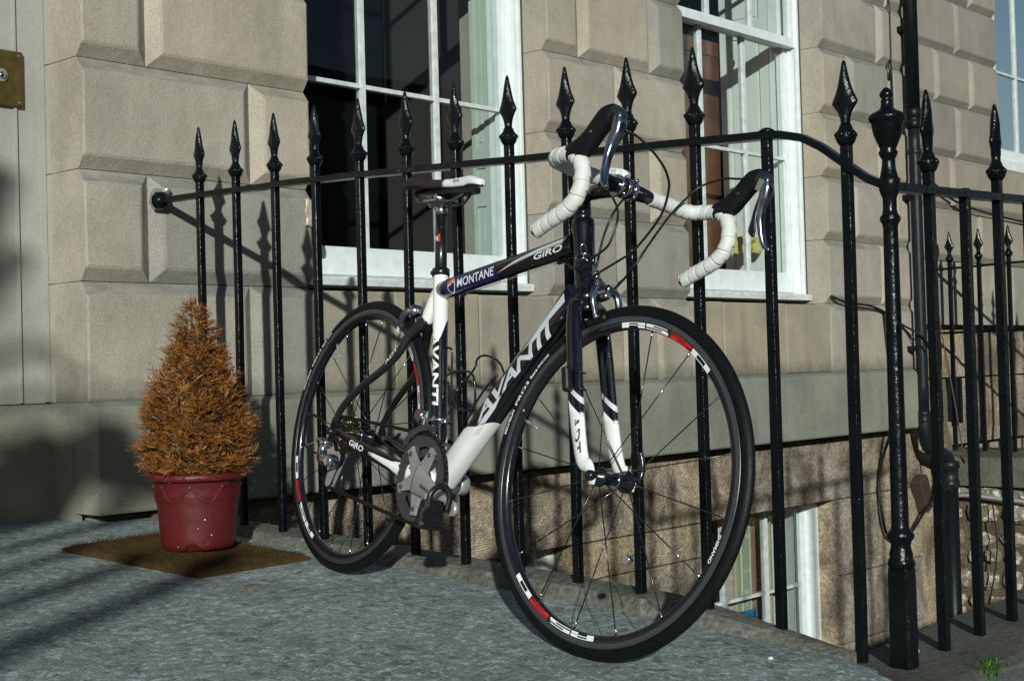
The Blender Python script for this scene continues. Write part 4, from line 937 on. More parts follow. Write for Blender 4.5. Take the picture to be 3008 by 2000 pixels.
d = MB(); TT.decal(d, poly2d([(UT(.515),-.0115),(UT(.60),-.0005),(UT(.66),.0042),(UT(.750),.0065),(UT(.758),.0130),(UT(.66),.0100),(UT(.58),.0020)]), 0, .0008); TT.decal(d, poly2d([(UT(.57),-.0055),(UT(.64),.0008),(UT(.745),.0030),(UT(.747),.0048),(UT(.64),.0027)]), 0, .0008); bb(d, 'stripe', M['silver'], t_)
# --- down tube
DA, DB = V(.405,0,-.078), V(.795,0,.352)
DT = Tube2(DA, DB, [.027,.0285,.0285,.027], [.026,.0245,.0235,.022], 2.8)
t_ = bb(DT.mesh(MB()), 'down_tube', M['black'])
def UD(x, z): q = V(x, 0, z)-DA; return q@DT.d
d = MB(); u0, u1 = UD(.4467,-.0174)-.05, UD(.5934,.0684); DT.mesh(d, u0, lambda a: UD(.50,.0233)+(.045+.05)*(.5-.5*math.cos(a)), e=.0006); bb(d, 'white_end', M['whitep'], t_)
d = MB(); ul = UD(.5421,.0804)-.004; ur = UD(.7614,.2752)+.004
bmt = fit2d(text2d('AVANTI', 1, shear=.34, bold=.03, spacing=.9), ul, ur, -.0135, .0135)
for v in bmt.verts: v.co.y += .0035-.0165*(v.co.x-ul)/(ur-ul)
DT.decal(d, bmt, e=.0010); bb(d, 'lettering', M['silver'], t_)
d = MB(); DT.decal(d, poly2d([(ul-.004,-.0125),(ul+.03,-.0115),(ul+.072,-.0135),(ul+.096,-.0155),(ul+.060,-.0215),(ul+.018,-.0215)]), 0, .0009); DT.decal(d, poly2d([(ul-.030,-.0175),(ul-.006,-.017),(ul+.014,-.0235),(ul-.014,-.0245)]), 0, .0009)
DT.decal(d, poly2d([(UD(.700,.2608)-.05,.0085),(DT.L-.02,-.0075),(DT.L-.012,.0095),(DT.L-.10,.0105)]), 0, .0009); DT.decal(d, poly2d([(UD(.66,.24)-.06,.0130),(DT.L-.05,.0125),(DT.L-.036,.0145),(DT.L-.10,.0160)]), 0, .0009); bb(d, 'stripe', M['silver'], t_)
# --- seat tube
ST = Tube2(BBX, BBX+SD*.4834, .0172, .0172, 2.0)
t_ = bb(ST.mesh(MB(), k=20), 'seat_tube', M['black'])
d = MB(); ST.mesh(d, lambda a: .372-.050*abs(math.sin((a+.6)/1.0))**2, .4834, e=.0007, k=8); bb(d, 'white_section', M['whitep'], t_); d = MB(); ST.mesh(d, .01, lambda a: .128-.05*abs(math.cos(a-.2))**2, e=.0007, k=8); bb(d, 'white_section', M['whitep'], t_)
d = MB(); bmt = text2d('AVANTI', 1, bold=.03); 
for v in bmt.verts: x_, y_ = v.co.x, v.co.y; v.co.x, v.co.y = -y_ if False else x_, y_
fit2d(bmt, 0, .172, -.0110, .0110)
def st_text(u, v):
    a = math.pi/2-v/.0172; uu = .345-u; c0 = R_(-80)                  # reads downwards, set towards the rear on the drive side
    ang = c0+v/.0172; rr = .0180; return ST.A+ST.d*uu+(ST.n*(-1)*math.cos(-ang)*(-1) if False else V(1,0,0)*rr*math.cos(ang)+V(0,1,0)*rr*math.sin(ang))
map2d(d, cut2d(bmt, .02, .004), st_text); bb(d, 'lettering', M['decal_w'], t_)
# collar, seat post, clamp, saddle
col = BBX+SD*.4834
d = MB(); d.lathe([(.0175,-.004),(.0205,-.003),(.0205,.014),(.0175,.016)], col, SD, 20); d.lathe([(.005,0),(.005,.018),(.003,.02)], col+SD*.005+V(-.026,-.010,0), (0,1,0), 8); bb(d, 'seat_collar', M['blk_alloy'])
top = BBX+SD*(.4834+.150)
sp_ = bb(MB().tube([col-SD*.02, top], .01365, n=20), 'seat_post', M['carbon'])
cyl = lambda a0: (lambda u, v: col+SD*(.082+v)+V(math.cos(R_(a0)+u/.0139)*.0141, math.sin(R_(a0)+u/.0139)*.0141, 0))
d = MB(); map2d(d, cut2d(poly2d([(0,-.001),(.0045,-.001),(.0045,.019),(0,.019)]), .0015), cyl(-62)); bb(d, 'red_mark', M['red'], sp_)
d = MB(); map2d(d, fit2d(text2d('N', 1, bold=.03), 0, .009, 0, .013), cyl(-104)); bb(d, 'lettering', M['decal_w'], sp_)
d = MB(); d.tube([top-SD*.002, top+SD*.014, top+SD*.024+V(-.012,0,0), top+SD*.028+V(-.024,0,.002)], [.0142, .0145, .0135, .011], n=16)
d.obox(top+V(-.024,0,.031), ((1,0,0),(0,1,0),(0,0,1)), (.030,.025,.0055), 0, .003); d.obox(top+V(-.022,0,.044), ((1,0,0),(0,1,0),(0,0,1)), (.026,.026,.005), 0, .003)
for yy in (-.020, .020): d.lathe([(.0048,-.004),(.0048,.030)], top+V(-.046,yy*.3,.024), (0,0,1), 10)
d.lathe([(.0065,-.03),(.0065,.03)], top+V(.010,0,.036), (0,1,0), 12); bb(d, 'saddle_clamp', M['steel'])
SX = lambda t: .108+t*.272
def saddle_ring(t):
    hw = interp([0,.03,.10,.22,.36,.5,.65,.8,.92,.98,1], [.030,.052,.063,.062,.048,.032,.0225,.019,.0175,.013,.004], t); zt = .612+interp([0,.05,.15,.4,.62,.85,1], [.008,.014,.015,.007,.008,.013,.002], t)
    dp = interp([0,.05,.3,.55,.8,1], [.020,.034,.030,.022,.026,.014], t); x = SX(t)
    pts = [(0,0),(.45,-.03),(.78,-.12),(.96,-.36),(1.0,-.62),(.95,-.9),(.80,-1.0),(.4,-.8),(0,-.75)]
    r = [(x, -a*hw, zt+b*dp) for a, b in pts]+[(x, a*hw, zt+b*dp) for a, b in reversed(pts[1:-1])]; return r
ts = list(np.linspace(0, .04, 4))+list(np.linspace(.08, .92, 22))+list(np.linspace(.94, 1.0, 5))
sd = bike_s = bb(MB().loft([saddle_ring(t) for t in ts if t <= .525]+[saddle_ring(.525)], 0, True), 'saddle', M['saddle_d'])
sdl = MB().loft([saddle_ring(.527)]+[saddle_ring(t) for t in ts if t > .527], 0, True); bb(sdl, 'nose', M['saddle_w'], sd)
d = MB(); map2d(d, fit2d(text2d('xyz.', 1, shear=.3), 0, .028, 0, .008), lambda u, v: (SX(.66)+u, -interp([.6,.9],[.0245,.019],.66+u*3.6)-.0012, .6085+v-.003)); bb(d, 'lettering', M['black'], sd)
d = MB()
for s in (-1, 1):
    d.tube(crv([(.128, s*.022, .590), (.140, s*.022, .572), (.158, s*.022, .5655), (.19, s*.022, .566), (.245, s*.022, .566), (.285, s*.016, .5665), (.315, s*.010, .580), (.335, s*.006, .596)], 5), .0036, n=8)
bb(d, 'saddle_rail', M['ringgrey'], sd)
bb(MB().loft([[(x, -w_, .584), (x, w_, .584), (x, w_*.8, .597), (x, -w_*.8, .597)] for x, w_ in ((.13,.03), (.20,.035), (.26,.022), (.33,.014), (.362,.010))], 0, False), 'underside', M['plastic_b'], sd)
# --- head tube, headset, spacer, badge
HT0 = V(.8293,0,.3351)
ht = bb(MB().lathe([(.0215,-.002),(.0245,.000),(.0245,.012),(.0225,.020),(.0220,.110),(.0230,.150),(.0242,.160),(.0242,.1735),(.021,.176)], HT0, AX, 24), 'head_tube', M['black'])
d = MB(); c0 = HT0+AX*.098
for k in range(3):
    a0 = R_(90+120*k); P = []
    for q in np.linspace(0, 2*math.pi, 21)[:-1]:
        ex, ez = .0125*math.cos(q)+.0105, .0062*math.sin(q); xx, zz = ex*math.cos(a0)-ez*math.sin(a0), ex*math.sin(a0)+ez*math.cos(a0)
        th = R_(-42)+xx/.0228; fwd = V(math.cos(th)*.0229, math.sin(th)*.0229, 0); P.append(c0+AX*zz+fwd)
    d.tube(P, .0008, n=4, closed=True)
bb(d, 'head_badge', M['steel'], ht)
sps = MB(); z0 = .1765
for hgt in (.010, .010, .010, .006): sps.lathe([(.0172,z0),(.0178,z0+.001),(.0178,z0+hgt-.0012),(.0172,z0+hgt)], HT0, AX, 20); z0 += hgt+.0002
bb(sps, 'spacer', M['blk_alloy'])
# --- stem and handlebar (steered parts)
BC = V(.8745, 0, .5665); S0 = HT0+AX*.232
d = MB(); d.lathe([(.0172,-.018),(.0178,-.016),(.0178,.018),(.0172,.021),(.012,.022)], S0, AX, 20)
d.tube([S0, S0*.5+BC*.5+V(0,0,.001), BC-V(.012,0,0)], [.0155,.0150,.0165], [.0150,.0145,.019], n=20)
d.lathe([(.0165,-.023),(.0205,-.022),(.0205,.022),(.0165,.023)], BC, (0,1,0), 20); stem = bb(d, 'stem', M['black'], None, True)
d = MB()
for yy in (-.019, .0, .019): d.lathe([(.0208,-.0045),(.0216,-.004),(.0216,.004),(.0208,.0045)], BC+V(0,yy,0), (0,1,0), 20)
for yy in (-.014, .014):
    for zz in (-.016, .017): d.lathe([(.0042,0),(.0042,.006),(.003,.007)], BC+V(.016,yy,zz), (1,0,.1), 10)
bb(d, 'face_plate', M['steel'], stem, True)
d = MB(); map2d(d, fit2d(text2d('Z', 1, shear=.5, bold=.05), 0, .026, 0, .014), lambda u, v: S0+V(.024,-.0165,-.004)+V(.92,0,.16)*u+V(0,0,1)*v); bb(d, 'lettering', M['silver'], stem, True)
d = MB(); d.obox((.846,.002,.5985), ((1,0,-.12),(0,1,0),(.12,0,1)), (.017,.012,.008), 0, .004); d.lathe([(.009,-.011),(.009,.011)], (.866,.002,.595), (0,1,0), 14); lt = bb(d, 'light_bracket', M['decal_w'], stem, True)
d = MB(); map2d(d, fit2d(text2d('co', 1), 0, .012, 0, .006), lambda u, v: (.842+u, -.0105, .597+v)); bb(d, 'lettering', M['red'], stem, True)
bar = MB(); bar.tube([BC+V(0,-.125,0), BC+V(0,-.07,0), BC+V(0,-.045,0), BC+V(0,.045,0), BC+V(0,.07,0), BC+V(0,.125,0)], [.0125,.0135,.0158,.0158,.0135,.0125], n=18); hb = bb(bar, 'handlebar', M['black'], None, True)
for s in (-1, 1):
    P = crv([(.8745,s*.075,.5665),(.8745,s*.12,.5668),(.8752,s*.165,.567),(.880,s*.188,.5675),(.895,s*.2015,.5690),(.920,s*.2065,.5705),(.946,s*.2075,.5690),(.968,s*.2075,.5565),(.9795,s*.2075,.534),(.981,s*.2075,.508),(.9735,s*.2075,.486),(.957,s*.2075,.4685),(.936,s*.2075,.456),(.908,s*.2072,.4425),(.879,s*.207,.4265)], 14)
    seg = np.concatenate([[0], np.cumsum(np.linalg.norm(np.diff(P, axis=0), axis=1))]); ln = np.arange(0, seg[-1], .0011); Q = np.stack([np.interp(ln, seg, P[:, k]) for k in range(3)], 1)
    T = np.gradient(Q, axis=0); T /= np.linalg.norm(T, axis=1, keepdims=True); rings = []; Nn = V(0,0,1)
    for i in range(len(Q)):
        Nn = Nn-T[i]*(Nn@T[i]); Nn /= np.linalg.norm(Nn); Bn = np.cross(T[i], Nn); ring = []
        for k in range(20):
            a = 2*math.pi*k/20; ph = (ln[i]+a/(2*math.pi)*.0235*(.45 if True else 1)+.004*math.sin(a+ln[i]*30))/.0235; fr_ = ph-math.floor(ph)
            rr = .0146+.0016*fr_-(.0014 if fr_ < .08 else 0); rr = min(rr, .0146+.02*max(.02, (seg[-1]-ln[i])*.9)); ring.append(Q[i]+Nn*math.cos(a)*rr+Bn*math.sin(a)*rr)
        rings.append(ring)
    bb(MB().loft(rings, 0, True), 'bar_tape', M['tape'], hb, True)
    e = Q[-1]; tv = T[-1]; bb(MB().lathe([(.0145,-.004),(.0150,.001),(.011,.004),(.001,.005)], e, tv, 16), 'end_plug', M['plastic_b'], hb, True)
    # brake hood
    hp = [(.938,s*.2075,.5715),(.958,s*.2078,.5760),(.976,s*.2080,.586),(.992,s*.2085,.602),(1.007,s*.209,.6205),(1.021,s*.2095,.6340),(1.036,s*.2098,.6395),(1.048,s*.21,.6360)]
    hr = [.0172,.0205,.0215,.0202,.0202,.0212,.0182,.009]; wd = [.0152,.0178,.0170,.0160,.0164,.0172,.0150,.008]
    hd = bb(MB().tube(crv(hp, 5), np.interp(np.linspace(0, 7, 36), range(8), hr), np.interp(np.linspace(0, 7, 36), range(8), wd), n=22, up=V(-.6,0,.8), p=2.4), 'brake_hood', M['hood'], hb, True)
    bb(MB().tube(crv([(1.028,s*.2098,.6445),(1.044,s*.2102,.6425),(1.056,s*.2105,.634),(1.0585,s*.2105,.622)], 5), np.interp(np.linspace(0,3,16), range(4), [.009,.0115,.0105,.007]), np.interp(np.linspace(0,3,16), range(4), [.012,.0138,.0130,.011]), n=16), 'lever_cap', M['cap'], hd, True)
    lv = crv([(1.0535,s*.2105,.6330),(1.0560,s*.2108,.6180),(1.0545,s*.2115,.6000),(1.0490,s*.2135,.5800),(1.0480,s*.2165,.5580),(1.0510,s*.2200,.5370),(1.0555,s*.2235,.5180),(1.0620,s*.2265,.5050),(1.0735,s*.2290,.4965)], 6); nl = len(lv)
    bb(MB().tube(lv, np.interp(np.linspace(0,8,nl), range(9), [.0105,.0125,.0120,.0092,.0072,.0062,.0058,.0054,.0034]), np.interp(np.linspace(0,8,nl), range(9), [.0125,.0130,.0122,.0098,.0084,.0080,.0078,.0072,.0048]), n=16, up=V(1,0,0), p=2.6), 'brake_lever', M['lever'], hd, True)
    bb(MB().tube(crv([(1.045,s*.2085,.598),(1.040,s*.208,.575),(1.038,s*.2085,.552),(1.037,s*.210,.532),(1.041,s*.2115,.520)], 6), np.interp(np.linspace(0,4,25), range(5), [.005,.005,.0065,.0105,.003]), .0032, n=12, up=V(1,0,0)), 'shift_paddle', M['plastic_b'], hd, True)
    bb(MB().lathe([(.0038,-.0176),(.0038,.0176),(.002,.0184)], (.9985,s*.2087,.6045), (0,1,0), 12), 'pivot_pin', M['cap'], hd, True)
    bb(MB().obox((1.048,s*.2095+(-.0125 if s > 0 else .0125),.6215), ((.3,0,1),(1,0,-.3),(0,1,0)), (.012,.007,.0012)), 'name_plate', M['steel'], hd, True)
# --- cables
def cb(name, pts, r=.0024, par=None, m=None): return bb(MB().tube(crv(pts, 8), r, n=8), name, m or M['cable'], par)
cb('gear_cable', [(1.068,-.180,.621),(1.086,-.150,.613),(1.0915,-.115,.597),(1.090,-.080,.577),(1.082,-.055,.560),(1.0735,-.040,.538),(1.051,-.032,.490),(.992,-.032,.430),(.962,-.036,.412),(.902,-.040,.384),(.845,-.038,.355),(.815,-.030,.329),(.790,-.026,.300)])
cb('gear_cable', [(.990,.212,.625),(.9745,.214,.6265),(.938,.210,.6275),(.897,.190,.610),(.885,.160,.573),(.883,.130,.534),(.891,.080,.462),(.890,.060,.425),(.859,.050,.381),(.825,.042,.352),(.805,.033,.325),(.785,.026,.300)])
cb('brake_cable', [(.880,-.035,.5600),(.889,-.022,.538),(.905,-.020,.517),(.911,-.020,.500),(.916,-.025,.479),(.910,-.030,.444),(.893,-.035,.426),(.870,-.040,.412),(.845,-.041,.398),(.812,-.034,.397),(.772,-.018,.409),(.735,-.006,.4185)])
cb('brake_cable', [(.880,.035,.5600),(.877,.012,.541),(.884,-.010,.512),(.884,-.018,.492),(.876,-.020,.461),(.872,-.020,.436),(.869,-.020,.405),(.8665,-.020,.393)])
bb(MB().lathe([(.0048,0),(.0048,.014),(.003,.016)], (.720,-.004,.4160), (1,0,.2), 10), 'cable_stop', M['plastic_b']); bb(MB().lathe([(.0048,0),(.0048,.014),(.003,.016)], (.385,-.003,.3510), (-1,0,-.2), 10), 'cable_stop', M['plastic_b'])
bb(MB().tube([(.385,-.003,.3510),(.722,-.004,.4160)], .0009, n=5), 'cable_wire', M['steel_d'])
for p in ((.902,-.040,.384), (.862,.049,.384)): bb(MB().lathe([(.0032,-.004),(.0032,.004)], p, (.8,0,.5), 8), 'cable_clip', M['plastic_b'])
for s in (-1, 1): bb(MB().lathe([(.0042,0),(.0042,.016),(.003,.02)], (.796,s*.0285,.302), (-.67,0,-.74), 10), 'barrel_adjuster', M['plastic_b'])
# --- fork
fk = MB(); fk.lathe([(.0245,-.026),(.0262,-.018),(.0262,-.006),(.0235,-.002)], HT0, AX, 20)
fk.tube([HT0-AX*.012+V(0,-.036,0), HT0-AX*.004, HT0-AX*.012+V(0,.036,0)], [.014,.020,.014], [.016,.018,.016], n=14)
crown = bb(fk, 'fork_crown', M['black'], None, True)
bl = [HT0-AX*.010, HT0-AX*.055, HT0-AX*.12+V(.002,0,0), HT0-AX*.20+V(.004,0,0), HT0-AX*.27+V(.008,0,0), HT0-AX*.325+V(.018,0,0), V(.968,0,.016), V(.983,0,-.004)]
for s in (-1, 1):
    yy = [.034,.040,.0435,.046,.0475,.0495,.0515,.0525]; P = crv([(p[0], s*y_, p[2]) for p, y_ in zip(bl, yy)], 6); k = len(P); x_ = np.linspace(0, 7, k)
    ra = np.interp(x_, range(8), [.0160,.0185,.0190,.0180,.0165,.0145,.0115,.0085]); rb = np.interp(x_, range(8), [.0125,.0115,.0108,.0100,.0092,.0082,.0068,.0050])
    mb1 = MB().tube(P, ra, rb, n=20, up=V(1,0,.3)); fo = bb(mb1, 'fork_blade', M['black'], None, True)
    i0 = 20
    w2_ = MB().tube(P[i0:], ra[i0:]+.0006, rb[i0:]+.0006, n=20, up=V(1,0,.3)); vv = np.array(w2_.v)
    vv[:20] += (P[i0-1]-P[i0])*1.9*np.clip((vv[:20, 0]-P[i0][0])/-.018, -1, 1)[:, None]; w2_.v = [tuple(q) for q in vv]; bb(w2_, 'white_lower_leg', M['whitep'], fo, True)
    w3 = MB().tube(P[i0-3:i0-1], ra[i0-3:i0-1]+.0006, rb[i0-3:i0-1]+.0006, n=20, up=V(1,0,.3), caps=False); vv = np.array(w3.v)
    for o, q in ((0, P[i0-3]), (20, P[i0-2])): vv[o:o+20] += (P[i0-1]-P[i0])*1.9*np.clip((vv[o:o+20, 0]-q[0])/-.018, -1, 1)[:, None]
    w3.v = [tuple(q) for q in vv]; bb(w3, 'silver_stripe', M['silver'], fo, True)
    tp = MB(); tp.tube([(.979,s*.0525,.004),(.9856,s*.0535,-.004),(.9865,s*.0535,-.016)], [.0085,.0095,.0070], [.0038,.0038,.0035], n=12, up=V(1,0,0)); bb(tp, 'dropout', M['whitep'], fo, True)
    if s < 0:
        tx = MB(); bmt = fit2d(text2d('ADT', 1, shear=-.1, bold=.02), 0, .074, -.0075, .0075); A1, B1 = V(.9155,-.0475,.105), V(.9425,-.0500,.034)
        dd = (B1-A1)/np.linalg.norm(B1-A1); nn_ = V(-dd[2], 0, dd[0])*-1.0
        f_ = lambda u, v: A1+dd*u+V(dd[2]*-1, 0, dd[0])*(v)*1.0+V(0,-.0098+1.2*(v/.0095)**2*.003,0)
        map2d(tx, bmt, f_); bb(tx, 'lettering', M['ringgrey'], fo, True)
        tx = MB(); map2d(tx, fit2d(text2d('TECHNOLOGY', 1), .0, .066, -.0120, -.0095), lambda u, v: A1+dd*u+V(-dd[2],0,dd[0])*v+V(0,-.0080,0)); bb(tx, 'lettering', M['ringgrey'], fo, True)
# magnet sensor on the fork leg
sn = MB(); sn.obox((.884,-.066,.172), (AX,(0,1,0),(.95,0,.31)), (.024,.009,.0085), 0, .003); bb(sn, 'speed_sensor', M['plastic_b'], None, True)
for h in (.19, .158): bb(MB().tube([(.891+.0205*math.cos(a)-(h-.17)*.3, -.0445+.0135*math.sin(a), h) for a in np.linspace(0, 2*math.pi, 19)[:-1]], .0013, n=5, closed=True), 'cable_tie', M['plastic_b'], None, True)
# --- wheels
def wheel(name, c, steer, nsp, ph, flange, dish, decals, tyretxt, valve, label):
    WC = np.asarray(c, float)
    P = lambda a, r, y: WC+V(r*math.cos(a), y, r*math.sin(a))
    def ringmesh(prof, n=120, mi=0):
        return MB().loft([[P(2*math.pi*i/n, r, y) for r, y in prof] for i in range(n)], mi, True, closed=True)
    rim = ringmesh([(.3000,-.0104),(.2975,-.0102),(.2905,-.0088),(.2868,-.0050),(.2860,0),(.2868,.0050),(.2905,.0088),(.2975,.0102),(.3000,.0104),(.303,.008),(.303,-.008)])
    ro = bb(rim, name, M['blk_alloy'], None, steer); ro['label'] = label
    tr = ringmesh([(.3002,-.0106),(.3002,-.0090),(.3110,-.0090),(.3112,-.0104),(.3100,-.0108),(.3015,-.0108)]); bb(tr, 'brake_track', M['brake_track'], ro, steer)
    tr = ringmesh([(.3002,.0106),(.3002,.0090),(.3110,.0090),(.3112,.0104),(.3100,.0108),(.3015,.0108)]); bb(tr, 'brake_track', M['brake_track'], ro, steer)
    ty = [(.3095,-.0085),(.3118,-.0105),(.3150,-.0114),(.3195,-.0116),(.3240,-.0106),(.3285,-.0078),(.3318,-.0042),(.3332,0)]; ty = ty+[(r, -y) for r, y in reversed(ty[:-1])]+[(.305,.006),(.305,-.006)]
    to = bb(ringmesh(ty, 144), 'tyre', M['rubber'], ro, steer)
    def arc(u, v, a0, r0, y): a = a0-u/.30; return P(a, r0+v, y)
    for a0 in decals:
        segs = [('R', 0), ('S', 1), ('2', 2), ('0', 3)]
        for ch_, q in segs:
            aa = R_(a0)-q*R_(12.5)-(.4 if q >= 2 else 0)*R_(1.3); Wd = .30*R_(11.8); H0, H1 = .2885, .2985
            rects = {'R': [(0,.3,0,1),(.3,.7,.84,1),(.3,.7,.40,.56),(.7,1,0,.42),(.7,1,.52,1)], 'S': [(0,.3,.42,1),(.3,.92,.84,1),(.3,.95,.42,.58),(.7,1,0,.42),(0,.7,0,.16)], '2': [(.0,.95,.84,1),(.7,1,.44,1),(.0,.7,.44,.60),(.0,.3,0,.44),(.3,1,0,.16),(.25,.75,.68,.76),(.3,.8,.24,.34)], '0': [(0,.28,0,1),(.72,1,0,1),(.28,.72,.84,1),(.28,.72,0,.16)]}[ch_]
            dm = MB()
            for (u0, u1, v0, v1) in rects:
                map2d(dm, cut2d(poly2d([(u0*Wd, H0+v0*(H1-H0)), (u1*Wd, H0+v0*(H1-H0)), (u1*Wd, H0+v1*(H1-H0)), (u0*Wd, H0+v1*(H1-H0))]), .006), lambda u, v: P(aa-u/.30, v, -.0108+(.299-v)*.14))
            bb(dm, 'rim_lettering', M['red'] if ch_ == '2' else M['decal_w'], ro, steer)
    for txt, a0, a1, h, mm in tyretxt:
        dm = MB(); Lt = (R_(a0)-R_(a1))*.3185; rc = .3185 if mm == 'decal_w' else .2935; yy = -.01215 if mm == 'decal_w' else -.0106
        map2d(dm, cut2d(fit2d(text2d(txt, 1, bold=.02), 0, Lt, -h/2, h/2), .006, .002), lambda u, v: P(R_(a0)-u/.3185, rc+v, yy+(.0004+(v/.0105)**2*.004 if mm == 'decal_w' else 0))); bb(dm, 'tyre_lettering', M['decal_w'], ro, steer)
    # hub
    fl, fr2 = flange
    hbm = MB(); hbm.lathe([(.006,-.050),(.0105,-.049),(.0115,-.042),(.0185,fl-.004 if fl < 0 else -.04),(.0190,fl+.003),(.0135,fl+.008),(.0125,0),(.0135,fr2-.008),(.0215,fr2-.003),(.0215,fr2+.003),(.0115,.042),(.0105,.049),(.006,.050)], WC, (0,1,0), 22)
    ho = bb(hbm, 'hub', M['blk_alloy'], ro, steer)
    bb(MB().lathe([(.0140,-.003),(.0146,-.002),(.0146,.002),(.0140,.003)], WC+V(0,.006,0), (0,1,0), 20), 'hub_band', M['steel'], ro, steer)
    for i in range(nsp):
        a = R_(ph)+2*math.pi*i/nsp; side = -1 if i % 2 == 0 else 1; f_y = fl if side < 0 else fr2; da = dish*(1 if (i//2) % 2 == 0 else -1)
        p1 = P(a, .2862, .0015*side); p0 = P(a+da, .0175, f_y); dv = (p0-p1)/np.linalg.norm(p0-p1)
        so2 = bb(MB().tube([p0, p1+dv*.012], .00125, n=6), 'spoke', M['blk_alloy'], ro, steer); bb(MB().lathe([(.0021,-.001),(.0021,.010),(.0013,.014)], p1, dv, 7), 'nipple', M['steel'], ro, steer)
    a = R_(valve); bb(MB().lathe([(.0030,0),(.0030,.012),(.0024,.014),(.0024,.026),(.0036,.027),(.0036,.040),(.002,.043)], P(a, .2865, 0), -(P(a, 1, 0)-WC), 9), 'valve', M['steel_d'], ro, steer)
    return ro
FW = V(.9856, 0, 0)
fw_ = wheel('front_wheel', FW, True, 16, 150.9, (-.036, .036), 0, (97.3, -83.6), [('MICHELIN', 170.2, 160.8, .006, 'decal_w'), ('PRO3', 158.9, 148.7, .0085, 'decal_w'), ('Race', 147.2, 142.8, .0075, 'decal_w'), ('SERVICE COURSE', 142.2, 135.4, .0048, 'decal_w'), ('SHIMANO', -12.0, -22.6, .0065, 'rim')], 162.2, 'front wheel turned slightly towards the railing')
bb(MB().lathe([(.0082,-.006),(.0088,-.003),(.0088,.003),(.0082,.006)], FW+V(.139*math.cos(R_(-52.4)), -.012, .139*math.sin(R_(-52.4))*1.25), (0,1,.1), 14), 'spoke_magnet', M['steel'], fw_, True)
tri = MB(); a = R_(158.6); ex, ez = V(math.cos(a),0,math.sin(a)), V(-math.sin(a),0,math.cos(a)); c0 = FW+ex*.2925+V(0,-.0104,0)
tri.prism([(-.003,-.0025),(.003,-.0025),(0,.0032)], c0, V(.3,0,.95), V(-.95,0,.3), (0,-1,0), .0003); bb(tri, 'warning_mark', M['yellow'], fw_, True)
# quick release
q = MB(); q.lathe([(.004,-.052),(.0095,-.053),(.0105,-.058),(.0095,-.066),(.006,-.068),(.001,-.0685)], FW, (0,1,0), 16); bb(q, 'skewer_nut', M['blk_alloy'], fw_, True)
q = MB(); q.lathe([(.004,.052),(.010,.054),(.010,.066),(.004,.068)], FW, (0,1,0), 16); q.tube(crv([FW+V(0,.066,0), FW+V(.004,.070,.018), FW+V(0,.071,.042), FW+V(-.006,.066,.062)], 5), [.005]*4+[.0055]*8+[.005]*4, n=10); bb(q, 'skewer_lever', M['blk_alloy'], fw_, True)
rw_ = wheel('rear_wheel', V(0,0,0), False, 20, 83.1, (-.018, .036), .9, (-114.6+0, 65.4), [('MICHELIN', 162.7, 152.5, .006, 'decal_w'), ('PRO3', 150.5, 140.5, .0085, 'decal_w'), ('Race', 139.0, 134.5, .0075, 'decal_w'), ('SERVICE', 133.5, 129, .0048, 'decal_w')], 130.0, 'rear wheel with cassette and chain')
q = MB(); q.lathe([(.004,-.066),(.0095,-.068),(.0105,-.074),(.009,-.082),(.001,-.083)], (0,0,0), (0,1,0), 16); bb(q, 'skewer_nut', M['blk_alloy'], rw_)
q = MB(); q.lathe([(.004,.066),(.010,.068),(.010,.080),(.004,.082)], (0,0,0), (0,1,0), 16); q.tube(crv([V(0,.080,0), V(.018,.084,.004), V(.042,.085,.010), V(.060,.080,.018)], 5), .005, n=10); bb(q, 'skewer_lever', M['blk_alloy'], rw_)
# --- drivetrain
def toothed(mb, c, y, th, nt_, r, holes=None, mi=0, td=.0042, rin=.0):
    c = np.asarray(c, float); n = nt_*4; out = []
    for i in range(n):
        a = 2*math.pi*i/n; rr = r-td/2+(td/2 if i % 4 in (1, 2) else -td/2); out.append((rr*math.cos(a), rr*math.sin(a)))
    inn = [(rin*math.cos(2*math.pi*i/n), rin*math.sin(2*math.pi*i/n)) for i in range(n)]
    mk = lambda p, yy: c+V(p[0], yy, p[1])
    vs = [mk(p, y-th/2) for p in out]+[mk(p, y-th/2) for p in inn]+[mk(p, y+th/2) for p in out]+[mk(p, y+th/2) for p in inn]; fs = []
    for i in range(n):
        j = (i+1) % n; fs += [(i, j, n+j, n+i), (2*n+i, 3*n+i, 3*n+j, 2*n+j), (i, 2*n+i, 2*n+j, j), (n+i, n+j, 3*n+j, 3*n+i)]
    return mb.add(vs, fs, mi)
cs = thing_c = MB()
for i, (ntc, r) in enumerate([(25,.0515),(23,.0475),(21,.0435),(19,.0395),(17,.0355),(15,.0315),(14,.0295),(13,.0275),(12,.0255)]):
    toothed(cs, (0,0,0), -.0225-i*.0040, .0016, ntc, r, td=.005, rin=.016)
cs.lathe([(.0165,-.056),(.019,-.0565),(.019,-.0585),(.008,-.060)], (0,0,0), (0,1,0), 24); cass = bb(cs, 'cassette', M['cass'])
CR = toothed(MB(), BBX, -.0480, .0034, 50, .1025, rin=.072); ring_o = bb(CR, 'chainring', M['ringgrey'])
bb(toothed(MB(), BBX, -.0405, .0028, 34, .070, rin=.052), 'inner_chainring', M['ringgrey'])
